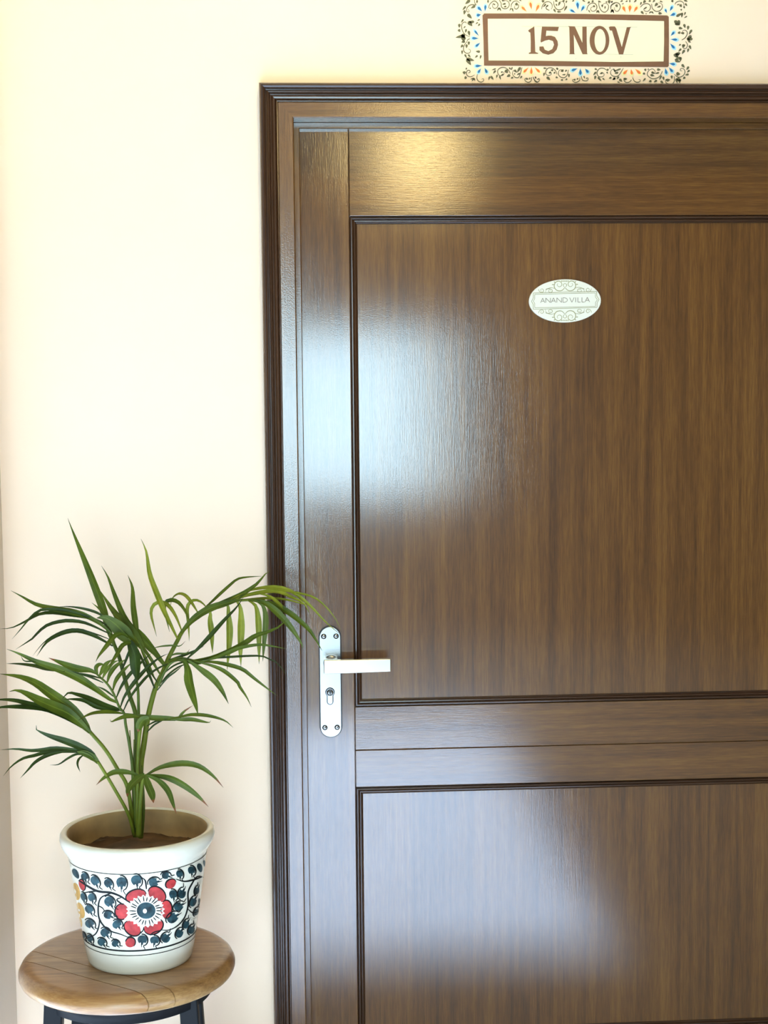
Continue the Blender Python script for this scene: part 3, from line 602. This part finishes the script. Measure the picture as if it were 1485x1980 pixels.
for cx_, cy_, l_, w_, a_ in LEAVES:
    pot_fan('painted_leaf', ell(cx_, cy_, l_ * 1.0, w_ * 1.0, a_, 16, 0.2), 0.0004, MM['teal'])
    if cx_ < 240 or cx_ > 1245: continue
    ra = math.radians(a_)
    for sg in (-.2, .2): pot_fan('leaf_notch', ell(cx_ + math.cos(ra) * l_ * .42 - math.sin(ra) * w_ * sg, cy_ + math.sin(ra) * l_ * .42 + math.cos(ra) * w_ * sg, l_ * .34, w_ * .26, a_, 10), 0.00055, MM['pot'])
    arc = [(cx_ + (l_ * .62 * math.cos(t)) * math.cos(math.radians(a_)) - (w_ * .58 * math.sin(t)) * math.sin(math.radians(a_)),
            cy_ + (l_ * .62 * math.cos(t)) * math.sin(math.radians(a_)) + (w_ * .58 * math.sin(t)) * math.cos(math.radians(a_))) for t in [math.pi * (0.95 + 0.14 * i) for i in range(8)]]
    ca, sa = math.cos(math.radians(a_)), math.sin(math.radians(a_))
    tail = (cx_ + ca * l_ * 0.95 + sa * w_ * .3, cy_ + sa * l_ * 0.95 - ca * w_ * .3)
    pot_line('outline', arc + [tail], 8)
    pot_line('vein', [(cx_ + ca * l_ * .25 - sa * 8, cy_ + sa * l_ * .25 + ca * 8), (cx_ + ca * l_ * .75 - sa * 6, cy_ + sa * l_ * .75 + ca * 6)], 5)
for bud in ((258,835,100,52,75),(1005,825,96,74,-35),(665,1320,84,86,30)):
    pot_fan('painted_bud', ell(*bud, 18, 0.1), 0.0004, MM['red'])
    pot_line('outline', [(bud[0] + (bud[2] * .5 * math.cos(t)) * math.cos(math.radians(bud[4])) - (bud[3] * .52 * math.sin(t)) * math.sin(math.radians(bud[4])), bud[1] + (bud[2] * .5 * math.cos(t)) * math.sin(math.radians(bud[4])) + (bud[3] * .52 * math.sin(t)) * math.cos(math.radians(bud[4]))) for t in [math.pi * (0.9 + .15 * i) for i in range(9)]], 8)
for yl in ((208,890,150,62,78),(243,1050,140,66,72),(243,1150,90,30,82)):
    pot_fan('painted_petal', ell(*yl), 0.0003, MM['ochre'])
# red flower
PET = [(712,928,172,108,-16),(888,915,160,118,38),(966,1040,152,96,92),(860,1185,168,122,-28),(682,1200,152,112,38),(592,1060,132,112,92)]
for pt in PET:
    pot_fan('painted_petal', ell(*pt, 24), 0.0004, MM['red'])
    ang = math.atan2(pt[1] - 1055, pt[0] - 790)
    arc = []
    for i in range(13):
        t = 2 * math.pi * i / 24 * 1.25 - math.pi * .62
        # outer rim of the petal, away from the flower's heart
        ca, sa = math.cos(math.radians(pt[4])), math.sin(math.radians(pt[4]))
        th = ang - math.radians(pt[4]) + t
        x_, y_ = pt[2] / 2 * 1.02 * math.cos(th), pt[3] / 2 * 1.03 * math.sin(th)
        arc.append((pt[0] + x_ * ca - y_ * sa, pt[1] + x_ * sa + y_ * ca))
    pot_line('outline', arc, 8, 0.0007)
star = []
for i in range(48):
    t = 2 * math.pi * i / 48; star.append((792 + (150 + (14 if i % 2 else -6)) * math.cos(t), 1055 + (128 + (12 if i % 2 else -6)) * math.sin(t)))
pot_fan('flower_heart', star, 0.0006, MM['pot'])
for i in range(24):
    t = 2 * math.pi * i / 24 + random.uniform(-.05, .05); r1 = 135 + random.uniform(-12, 14)
    pot_line('stamen', [(797 + 86 * math.cos(t), 1052 + 80 * math.sin(t)), (797 + r1 * math.cos(t + .04), 1052 + r1 * .9 * math.sin(t + .04))], 6, 0.0009)
pot_fan('flower_eye', ell(797, 1050, 158, 140, 0, 24), 0.0008, MM['teal'])
pot_fan('eye_dot', ell(786, 1054, 34, 40, 0, 12), 0.0011, MM['pot'])
for vn, w_ in (([(230,795),(330,860),(400,890),(500,900),(580,930),(640,970),(700,1005)], 12), ([(280,900),(340,890),(400,888)], 7), ([(500,905),(420,940),(395,1010),(400,1110),(440,1180),(500,1225),(580,1250),(640,1275)], 9),
               ([(405,1110),(400,1180),(370,1250),(290,1290)], 8), ([(1280,770),(1225,765),(1180,830),(1150,900),(1150,1010),(1120,1110),(1060,1180),(990,1215),(930,1215)], 9), ([(1270,765),(1200,790),(1120,805),(1050,785)], 9),
               ([(1150,1040),(1190,1070),(1235,1060)], 7), ([(830,1260),(860,1235),(930,1215)], 7), ([(640,1275),(700,1260)], 6), ([(740,1250),(770,1220),(780,1170)], 6), ([(395,1010),(430,1030),(450,1060)], 6), ([(600,1000),(550,960),(590,940)], 8), ([(800,870),(790,800),(760,770)], 9), ([(560,1120),(545,1090),(560,1130)], 5)):
    pot_line('painted_vine', vn, w_, 0.0005)
def band(z, w):
    r_ = body_r(z)
    lathe('painted_band', [(r_ + (w / 2) * .15 + .0003, w / 2), (r_ + .0005, 0), (r_ - (w / 2) * .15 + .0003, -w / 2)], (CX, CY, z), MM['ink'], pot, 96).data.transform(Matrix.Identity(4))
def ring_line(z, w):
    V, F, n = [], [], 96
    for i in range(n):
        a = 2 * math.pi * i / n
        for h in (w / 2, -w / 2):
            r_ = body_r(z + h) + .0005; V.append((CX + r_ * math.cos(a), CY + r_ * math.sin(a), z + h))
    for i in range(n): j = (i + 1) % n; F.append((2 * i, 2 * i + 1, 2 * j + 1, 2 * j))
    mk('painted_band', V, F, MM['ink'], pot, True)
for yy, w_ in ((706, .0016), (746, .0014), (1392, .0030), (1432, .0014)): ring_line(on_pot(640, yy).z, w_)

# ------------------------------------------------------------------ leaves
def leafmat(name, a, b, tipc=None):
    m, nt, bs = new_mat(name)
    at_ = N(nt, 'ShaderNodeAttribute', attribute_name='along'); ac = N(nt, 'ShaderNodeAttribute', attribute_name='across')
    tc = N(nt, 'ShaderNodeTexCoord'); no = N(nt, 'ShaderNodeTexNoise', Scale=26.0, Detail=3.0); nt.links.new(tc.outputs['Object'], no.inputs['Vector'])
    r = ramp(nt, [(0.3, a), (0.72, b)]); nt.links.new(no.outputs['Fac'], r.inputs['Fac'])
    mid = N(nt, 'ShaderNodeMix', data_type='RGBA'); mid.inputs[7].default_value = (*[min(1, x * 1.7 + .01) for x in b], 1)
    rm = ramp(nt, [(0.0, (0.55,) * 3), (0.13, (0, 0, 0))]); nt.links.new(ac.outputs['Fac'], rm.inputs['Fac'])
    nt.links.new(rm.outputs['Color'], mid.inputs[0]); nt.links.new(r.outputs['Color'], mid.inputs[6])
    out = mid.outputs[2]
    tip = N(nt, 'ShaderNodeMix', data_type='RGBA'); tip.inputs[7].default_value = (*(tipc or (0.05, 0.035, 0.015)), 1)
    rt = ramp(nt, [(0.86 if tipc else 0.94, (0, 0, 0)), (0.90 if tipc else 1.0, (1, 1, 1))]); nt.links.new(at_.outputs['Fac'], rt.inputs['Fac'])
    nt.links.new(rt.outputs['Color'], tip.inputs[0]); nt.links.new(out, tip.inputs[6])
    nt.links.new(tip.outputs[2], bs.inputs['Base Color'])
    bs.inputs['Roughness'].default_value = 0.45; bs.inputs['Specular IOR Level'].default_value = 0.22
    tr = N(nt, 'ShaderNodeBsdfTranslucent'); nt.links.new(tip.outputs[2], tr.inputs['Color'])
    mxs = N(nt, 'ShaderNodeMixShader'); mxs.inputs[0].default_value = 0.22
    nt.links.new(bs.outputs[0], mxs.inputs[1]); nt.links.new(tr.outputs[0], mxs.inputs[2])
    nt.links.new(mxs.outputs[0], nt.nodes['Material Output'].inputs['Surface'])
    return m
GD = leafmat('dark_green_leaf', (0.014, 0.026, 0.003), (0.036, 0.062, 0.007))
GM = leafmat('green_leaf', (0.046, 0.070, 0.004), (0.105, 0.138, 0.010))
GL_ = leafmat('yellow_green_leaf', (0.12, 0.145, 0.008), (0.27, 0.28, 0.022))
GB = leafmat('brown_tipped_leaf', (0.05, 0.075, 0.006), (0.10, 0.135, 0.014), (0.22, 0.075, 0.03))
MM['stem'] = leafmat('stem_green', (0.10, 0.13, 0.010), (0.21, 0.24, 0.022))
MM['stem_d'] = leafmat('stem_dark_green', (0.05, 0.08, 0.008), (0.12, 0.155, 0.016))
PXM = 2.86 / FPX                                  # metres per pixel at the plant
def leaflet(parent, pts, ya, yb, w, mat, prof='mid', sag=0.0, seg=16):
    P2 = [(x, y, 0) for x, y in pts]; S = spline(P2, seg); C = []
    for i, p in enumerate(S):
        t = i / seg; C.append(at(p.x, p.y, ya + (yb - ya) * t + sag * math.sin(math.pi * t)))
    tilt = random.uniform(-0.35, 0.35)
    Nn = Vector((random.uniform(-.25, .25), -1, 0.25 + tilt)).normalized()
    V, F, al, ac = [], [], [], []
    for i, p in enumerate(C):
        t = i / seg
        tg = (C[min(i + 1, seg)] - C[max(i - 1, 0)]).normalized()
        s = tg.cross(Nn); s.normalize(); nn = s.cross(tg)
        if prof == 'mid': h = (0.30 + 0.70 * min(1, t / 0.35)) * (1 - max(0, (t - 0.42) / 0.58) ** 1.7)
        elif prof == 'base': h = (0.55 + 0.45 * min(1, t / 0.12)) * (1 - t ** 1.35)
        else: h = (0.5 + 0.5 * min(1, t / 0.3)) * (1 - max(0, (t - 0.6) / 0.4) ** 2)
        h = max(h, 0.03) * w * 0.9 * PXM / 2
        tw = 0.25 * math.sin(3 * t + tilt * 9)
        s2 = s * math.cos(tw) + nn * math.sin(tw); n2 = nn * math.cos(tw) - s * math.sin(tw)
        V += [p - s2 * h + n2 * h * .28, p - s2 * h * .5 + n2 * h * .10, p, p + s2 * h * .5 + n2 * h * .10, p + s2 * h + n2 * h * .28]
        al += [t] * 5; ac += [1, .5, 0, .5, 1]
    for i in range(seg):
        for k in range(4): F.append((5 * i + k, 5 * i + k + 1, 5 * i + k + 6, 5 * i + k + 5))
    o = mk('leaflet', V, F, mat, parent, True)
    for nm, dat in (('along', al), ('across', ac)):
        a_ = o.data.attributes.new(nm, 'FLOAT', 'POINT'); a_.data.foreach_set('value', dat)
    return o
def stalk(name, parent, pts, ys, r0, r1, mat=None):
    """pts in photo pixels, ys the depth at start and end"""
    n = len(pts) - 1
    Q = [at(x, y, ys[0] + (ys[1] - ys[0]) * i / n) for i, (x, y) in enumerate(pts)]
    o = tube(name, Q, lambda t: (r0 + (r1 - r0) * t) * PXM / 2, mat or MM['stem'], parent, 10)
    for nm in ('along', 'across'):
        a_ = o.data.attributes.new(nm, 'FLOAT', 'POINT'); a_.data.foreach_set('value', [0.5] * len(o.data.vertices))
    return o
def frond(pts, ys, r0, r1, mat, leaves):
    f = stalk('frond', palm, pts, ys, r0, r1, mat)
    for L in leaves: leaflet(f, *L)
    return f
Y0 = -0.255
m, b_, e_ = 'mid', 'base', 'even'
# tall arching frond to the right
frond([(270,1618),(271,1550),(272,1480),(278,1440),(286,1387),(300,1332),(315,1299),(326,1272),(344,1237),(352,1222),(371,1199),(401,1179),(432,1169),(462,1161),(512,1160)], (Y0, -0.17), 14, 5, MM['stem'], [
 ([(343,1235),(330,1208),(318,1184),(300,1140),(289,1108),(283,1067),(272.5,1042)], -.215, -.17, 13, GL_, m),
 ([(351,1219),(340,1192),(327,1172),(315,1165),(303,1165),(294,1174),(292,1188),(297,1209),(303,1231)], -.21, -.13, 9, GL_, m),
 ([(366,1199),(356,1178),(344,1164),(331,1160),(321,1164),(318,1175),(324,1205),(328,1222)], -.205, -.12, 9, GM, m),
 ([(383,1185),(371,1166),(359,1152),(347,1148),(336,1154),(331,1164),(330,1174)], -.20, -.13, 8, GL_, m),
 ([(398,1173),(389,1164),(377,1160),(366,1166),(362,1178),(363,1193),(365,1219),(366,1240)], -.20, -.13, 8, GL_, m),
 ([(386,1184),(410,1163),(425,1149),(444,1132),(459,1120),(477,1116),(507,1114)], -.20, -.14, 7, GM, m),
 ([(350,1224),(365,1205),(401,1180),(432,1166),(462,1152),(479,1142),(499,1127),(511,1112),(524,1102)], -.215, -.16, 14, GM, m),
 ([(352,1222),(372,1199),(402,1178),(432,1168),(470,1158)], -.22, -.19, 15, GM, e_),
 ([(440,1163),(471,1146),(502,1137),(533,1135),(556,1140),(579,1153),(603,1174),(630,1203),(657,1226)], -.19, -.10, 8, GL_, m),
 ([(480,1143),(517,1138),(548,1142),(579,1147),(607,1155),(629,1172),(649,1197),(661,1222)], -.18, -.09, 5, GL_, m),
 ([(440,1166),(471,1153),(502,1146),(527,1143),(545,1146),(564,1155),(587,1166),(600,1189)], -.19, -.13, 10, GL_, m),
 ([(460,1160),(502,1157),(533,1157),(556,1160),(579,1166),(600,1172)], -.18, -.12, 6, GL_, m),
 ([(500,1148),(515,1151),(527,1157),(542,1170),(561,1189),(575,1199)], -.18, -.14, 8, GL_, m),
 ([(480,1161),(497,1162),(514,1167),(533,1181),(553,1201),(572,1226),(585,1249),(585,1257)], -.18, -.16, 15, GM, m),
 ([(490,1161),(512,1164),(533,1169),(558,1184),(579,1200),(598,1218),(612,1239),(623,1259)], -.17, -.13, 13, GM, m),
 ([(404,1178),(407,1186),(406,1199),(409,1226),(411,1263)], -.20, -.18, 13, GL_, m),
 ([(438,1166),(441,1172),(442,1187),(444,1219),(442,1257),(439,1296)], -.19, -.17, 15, GL_, m),
 ([(458,1163),(464,1172),(466,1189),(466,1220),(465,1257),(466,1289)], -.19, -.17, 16, GL_, m),
 ([(480,1161),(491,1168),(496,1177),(500,1206),(501,1245),(501,1284)], -.18, -.16, 14, GL_, m),
 ([(494,1161),(506,1168),(511,1177),(514,1198),(511,1237),(508,1279)], -.18, -.15, 13, GM, m),
 ([(299,1331),(289,1306),(277,1280),(266,1254)], -.235, -.22, 6, GD, e_), ([(309,1303),(293,1276),(278,1254),(262,1232)], -.23, -.22, 7, GM, e_),
 ([(304,1319),(290,1297),(278,1269),(270,1250)], -.235, -.22, 5, GD, e_), ([(321,1291),(302,1267),(287,1254),(268,1238)], -.23, -.21, 8, GM, e_),
])
# second frond, its hub to the right of the main stem
frond([(306,1325),(317,1300),(330,1282),(345,1276),(366,1277),(388,1280)], (-.25, -.27), 7, 4, MM['stem_d'], [
 ([(352,1275),(359,1282),(364,1296),(366,1314),(372,1338),(379,1363),(383,1382)], -.265, -.30, 23, GM, m),
 ([(364,1277),(389,1294),(413,1313),(429,1335),(442,1361)], -.27, -.29, 15, GM, m),
 ([(382,1280),(410,1287),(434,1298),(459,1319),(464,1329),(477,1348),(486,1367)], -.27, -.27, 9, GM, m),
 ([(374,1279),(409,1280),(439,1285),(469,1294),(491,1311),(522,1335),(537,1346)], -.27, -.24, 9, GM, m),
 ([(368,1278),(406,1272),(439,1261),(469,1246),(494,1229),(517,1222),(541,1211),(555,1195)], -.27, -.21, 13, GM, m),
 ([(386,1279),(416,1272),(440,1261),(468,1251),(502,1246),(525,1249),(556,1255)], -.27, -.22, 9, GM, m),
 ([(372,1279),(410,1273),(447,1270),(500,1268),(517,1273),(536,1282),(556,1308)], -.27, -.22, 5, GD, m),
 ([(360,1275),(383,1254),(407,1229),(434,1199),(456,1176),(471,1155)], -.265, -.23, 10, GD, m),
 ([(310,1322),(325,1305),(345,1290),(365,1282)], -.25, -.27, 4, GD, e_), ([(304,1335),(322,1312),(340,1298),(352,1288)], -.25, -.26, 4, GD, e_),
 ([(318,1301),(335,1288),(352,1281),(372,1278)], -.25, -.27, 4, GD, e_),
 ([(295,1254),(310,1250),(333,1248),(348,1249),(359,1239)], -.25, -.25, 4, GB, m), ([(326,1270),(340,1264),(360,1263),(367,1255)], -.25, -.26, 5, GB, m),
 ([(326,1276),(356,1267),(377,1258),(395,1249)], -.255, -.26, 6, GD, m), ([(326,1280),(340,1275),(357,1276),(380,1281),(405,1276)], -.26, -.27, 11, GM, e_),
])
# upright frond in the middle whose leaflets spread to the left
frond([(267,1616),(266,1540),(265,1470),(264,1420),(262,1380),(249,1340),(240,1307),(230,1269),(219,1242),(208,1212)], (Y0, -.20), 11, 7, MM['stem_d'], [
 ([(229,1266),(212,1223),(200,1178),(188,1145),(176,1113),(160,1073),(145,1037),(136,1015),(131,1002)], -.21, -.16, 18, GM, m),
 ([(322,1290),(293,1253),(268,1226),(240,1205),(219,1181),(206,1162),(193,1141)], -.25, -.19, 19, GM, m),
 ([(308,1269),(275,1236),(258,1218),(240,1193),(223,1153),(209,1116),(196,1094)], -.245, -.18, 13, GM, m),
 ([(270,1250),(264,1218),(258,1174),(256,1136),(247,1112)], -.24, -.18, 13, GM, m),
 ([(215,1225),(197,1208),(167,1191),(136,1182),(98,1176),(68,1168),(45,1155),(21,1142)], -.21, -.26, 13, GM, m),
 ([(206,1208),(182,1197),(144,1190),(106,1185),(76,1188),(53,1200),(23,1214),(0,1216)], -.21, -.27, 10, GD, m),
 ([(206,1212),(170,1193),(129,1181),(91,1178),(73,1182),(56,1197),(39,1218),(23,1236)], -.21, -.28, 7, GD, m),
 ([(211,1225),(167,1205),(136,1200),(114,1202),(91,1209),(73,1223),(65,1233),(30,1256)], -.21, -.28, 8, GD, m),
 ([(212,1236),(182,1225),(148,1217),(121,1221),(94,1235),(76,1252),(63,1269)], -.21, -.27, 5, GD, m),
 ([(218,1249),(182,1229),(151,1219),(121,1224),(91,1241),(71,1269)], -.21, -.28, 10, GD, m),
 ([(214,1206),(194,1188),(167,1178),(136,1173),(115,1173)], -.21, -.23, 6, GD, m),
 ([(235,1228),(215,1200),(194,1179),(177,1165)], -.22, -.20, 8, GM, m),
 ([(250,1234),(237,1225),(222,1229),(212,1241),(192,1267),(185,1280)], -.235, -.30, 11, GM, m),
 ([(269,1248),(253,1243),(238,1247),(227,1264),(216,1281),(209,1296)], -.24, -.30, 10, GM, m),
 ([(262,1254),(255,1242),(240,1224),(222,1206),(203,1194),(187,1195)], -.235, -.24, 34, GM, m),
 ([(275,1252),(258,1229),(237,1204),(216,1183)], -.24, -.22, 24, GM, e_),
])
frond([(267,1614),(267,1500),(268,1420),(268,1383),(267,1336),(264,1316),(258,1290)], (Y0 - .01, -.25), 8, 5, MM['stem_d'], [
 ([(250,1240),(256,1254),(261,1269),(263,1291),(266,1316)], -.25, -.27, 24, GD, e_),
 ([(256,1240),(249,1262),(238,1290),(228,1308)], -.24, -.25, 6, GD, m), ([(270,1244),(277,1262),(290,1290),(300,1312)], -.245, -.25, 6, GM, m),
])
# fern-like frond leaning left, seen from below
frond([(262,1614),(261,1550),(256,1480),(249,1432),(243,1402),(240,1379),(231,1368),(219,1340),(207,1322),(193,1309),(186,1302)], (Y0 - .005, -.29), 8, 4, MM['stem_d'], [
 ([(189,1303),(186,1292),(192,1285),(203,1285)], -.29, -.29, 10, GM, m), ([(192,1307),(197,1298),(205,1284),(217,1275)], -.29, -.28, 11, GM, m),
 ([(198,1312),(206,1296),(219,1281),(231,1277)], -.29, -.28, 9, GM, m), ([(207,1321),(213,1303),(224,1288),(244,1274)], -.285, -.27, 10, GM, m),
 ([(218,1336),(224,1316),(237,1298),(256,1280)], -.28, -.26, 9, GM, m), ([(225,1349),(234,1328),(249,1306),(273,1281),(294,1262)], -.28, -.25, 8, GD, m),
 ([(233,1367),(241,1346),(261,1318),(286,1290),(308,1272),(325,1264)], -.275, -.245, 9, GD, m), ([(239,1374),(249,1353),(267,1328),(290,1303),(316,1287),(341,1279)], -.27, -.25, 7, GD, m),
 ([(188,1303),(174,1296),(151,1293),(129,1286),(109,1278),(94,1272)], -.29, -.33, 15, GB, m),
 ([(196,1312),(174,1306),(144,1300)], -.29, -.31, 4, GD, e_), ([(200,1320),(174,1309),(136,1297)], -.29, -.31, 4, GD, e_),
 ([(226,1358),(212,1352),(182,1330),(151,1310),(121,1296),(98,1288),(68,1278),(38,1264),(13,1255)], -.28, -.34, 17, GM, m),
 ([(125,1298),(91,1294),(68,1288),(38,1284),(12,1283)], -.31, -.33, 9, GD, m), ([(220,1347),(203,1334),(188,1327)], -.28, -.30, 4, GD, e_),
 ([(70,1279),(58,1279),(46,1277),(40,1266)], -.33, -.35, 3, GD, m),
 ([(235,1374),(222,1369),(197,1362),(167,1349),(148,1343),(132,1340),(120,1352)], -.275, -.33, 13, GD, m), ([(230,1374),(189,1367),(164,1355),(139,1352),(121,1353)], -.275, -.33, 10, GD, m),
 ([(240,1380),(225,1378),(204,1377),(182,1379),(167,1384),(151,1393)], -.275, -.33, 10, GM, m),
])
# level leaf crossing in front of the stems
frond([(265,1600),(266,1540),(266,1480),(268,1440),(272,1402),(276,1390)], (Y0 - .02, -.285), 7, 7, MM['stem'], [
 ([(275,1388),(258,1385),(241,1386),(222,1393),(215,1396),(213,1391)], -.285, -.31, 10, GM, m),
 ([(240,1380),(263,1384),(293,1388),(323,1389),(345,1389),(354,1377),(373,1364)], -.29, -.27, 12, GB, m),
 ([(330,1390),(350,1386),(372,1382),(403,1384),(434,1393),(451,1407)], -.28, -.26, 8, GM, m),
 ([(330,1391),(350,1391),(372,1391),(403,1397),(408,1393)], -.28, -.27, 9, GM, m),
 ([(284,1404),(301,1395),(325,1390)], -.28, -.28, 4, GD, e_), ([(284,1416),(299,1401),(317,1392)], -.28, -.28, 4, GD, e_),
 ([(288,1388),(278,1392),(271,1401),(267,1415)], -.295, -.295, 18, GB, e_),
])
# low short frond over the rim
frond([(268,1616),(270,1570),(273,1530),(277,1506),(283,1499)], (Y0 - .02, -.30), 12, 6, MM['stem'], [
 ([(281,1500),(310,1484),(350,1476),(384,1481),(412,1500),(432,1523)], -.30, -.27, 13, GB, m),
 ([(283,1498),(325,1503),(356,1518),(384,1540),(403,1560)], -.305, -.32, 16, GB, m), ([(284,1499),(307,1509),(325,1528),(335,1555),(341,1574)], -.305, -.34, 14, GB, m),
 ([(281,1499),(286,1518),(294,1537),(297,1553)], -.305, -.33, 16, GB, e_), ([(280,1498),(271,1503),(257,1515),(249,1528),(246,1541)], -.305, -.34, 16, GB, e_),
 ([(270,1500),(256,1495),(241,1492),(220,1493),(201,1504),(186,1518)], -.29, -.33, 12, GB, m),
])
# two fronds reaching left
frond([(258,1608),(253,1560),(245,1518),(229,1490),(204,1450),(173,1414)], (Y0, -.31), 8, 7, MM['stem'], [
 ([(174,1416),(165,1397),(144,1374),(121,1358),(91,1337),(68,1321),(38,1309),(0,1303)], -.31, -.35, 22, GM, m),
 ([(174,1416),(151,1394),(129,1378),(106,1368),(76,1355),(50,1341),(33,1335),(18,1337)], -.315, -.36, 24, GM, m),
 ([(172,1414),(136,1391),(106,1376),(80,1369),(38,1367),(0,1368),(-22,1376)], -.315, -.37, 15, GD, m), ([(120,1378),(91,1369),(58,1362),(30,1355),(0,1353),(-18,1356)], -.33, -.37, 12, GD, m),
])
frond([(259,1614),(248,1574),(217,1518),(189,1472)], (Y0 - .01, -.33), 7, 6, MM['stem'], [
 ([(190,1474),(178,1456),(156,1444),(126,1432),(101,1424),(83,1417),(70,1410),(70,1402)], -.33, -.37, 15, GD, m),
 ([(189,1471),(156,1453),(133,1449),(104,1447),(81,1450),(59,1451),(30,1448),(0,1450)], -.33, -.38, 9, GD, m),
 ([(160,1455),(118,1453),(89,1455),(67,1461),(44,1467),(22,1482),(6,1501)], -.34, -.38, 8, GD, m), ([(132,1452),(104,1457),(84,1464),(67,1475),(55,1488),(39,1505)], -.35, -.38, 8, GD, m),
 ([(178,1462),(156,1458),(145,1459),(130,1467),(113,1478),(96,1479)], -.335, -.36, 5, GD, m), ([(163,1459),(153,1467),(150,1478),(155,1493)], -.335, -.36, 5, GD, m),
 ([(190,1475),(182,1466),(166,1457),(148,1453)], -.33, -.345, 14, GM, e_),
])
for pts, w_ in (([(261,1618),(258,1540),(254,1470),(251,1412)], 8), ([(264,1618),(262,1540),(259,1480),(259,1430)], 8), ([(272,1620),(277,1570),(277,1520),(274,1480)], 10)):
    stalk('stem', palm, pts, (Y0, Y0 - .01), w_, 1.5, MM['stem_d'])

# ------------------------------------------------------------------ lamps of the room (above and behind the viewer)
def emit(name, col, s):
    m, nt, b = new_mat(name); b.inputs['Base Color'].default_value = (0.9, 0.85, 0.75, 1)
    b.inputs['Emission Color'].default_value = (*col, 1); b.inputs['Emission Strength'].default_value = s; return m
WARM = (1.0, 0.89, 0.36)
def ceiling_lamp(loc, r, drop, label, strength, warm=WARM):
    t = tag(empty('ceiling_lamp', (loc[0], loc[1], ZC)), label, 'lamp')
    lathe('rose', [(0, 0), (0.06, 0), (0.055, -0.02), (0, -0.025)], (loc[0], loc[1], ZC), MM['white'], t, 32)
    if drop > 0.05: tube('rod', [(loc[0], loc[1], ZC - .02), (loc[0], loc[1], ZC - drop)], 0.006, MM['metal'], t)
    prof = [(r * math.sin(math.pi * i / 16), -r * (1 - math.cos(math.pi * i / 16))) for i in range(17)]
    lathe('globe', prof, (loc[0], loc[1], ZC - max(drop, 0.02)), emit('warm_glow', warm, strength), t, 40)
ceiling_lamp((0.67, -4.6), 0.22, 0.05, 'warm globe lamp hanging from the ceiling behind the viewer, mirrored in the top rail', LAMP_FAR, (1.0, 0.74, 0.30))
ceiling_lamp((0.12, -0.62), 0.10, 0.03, 'warm globe lamp on the ceiling in front of the door', LAMP_NEAR)
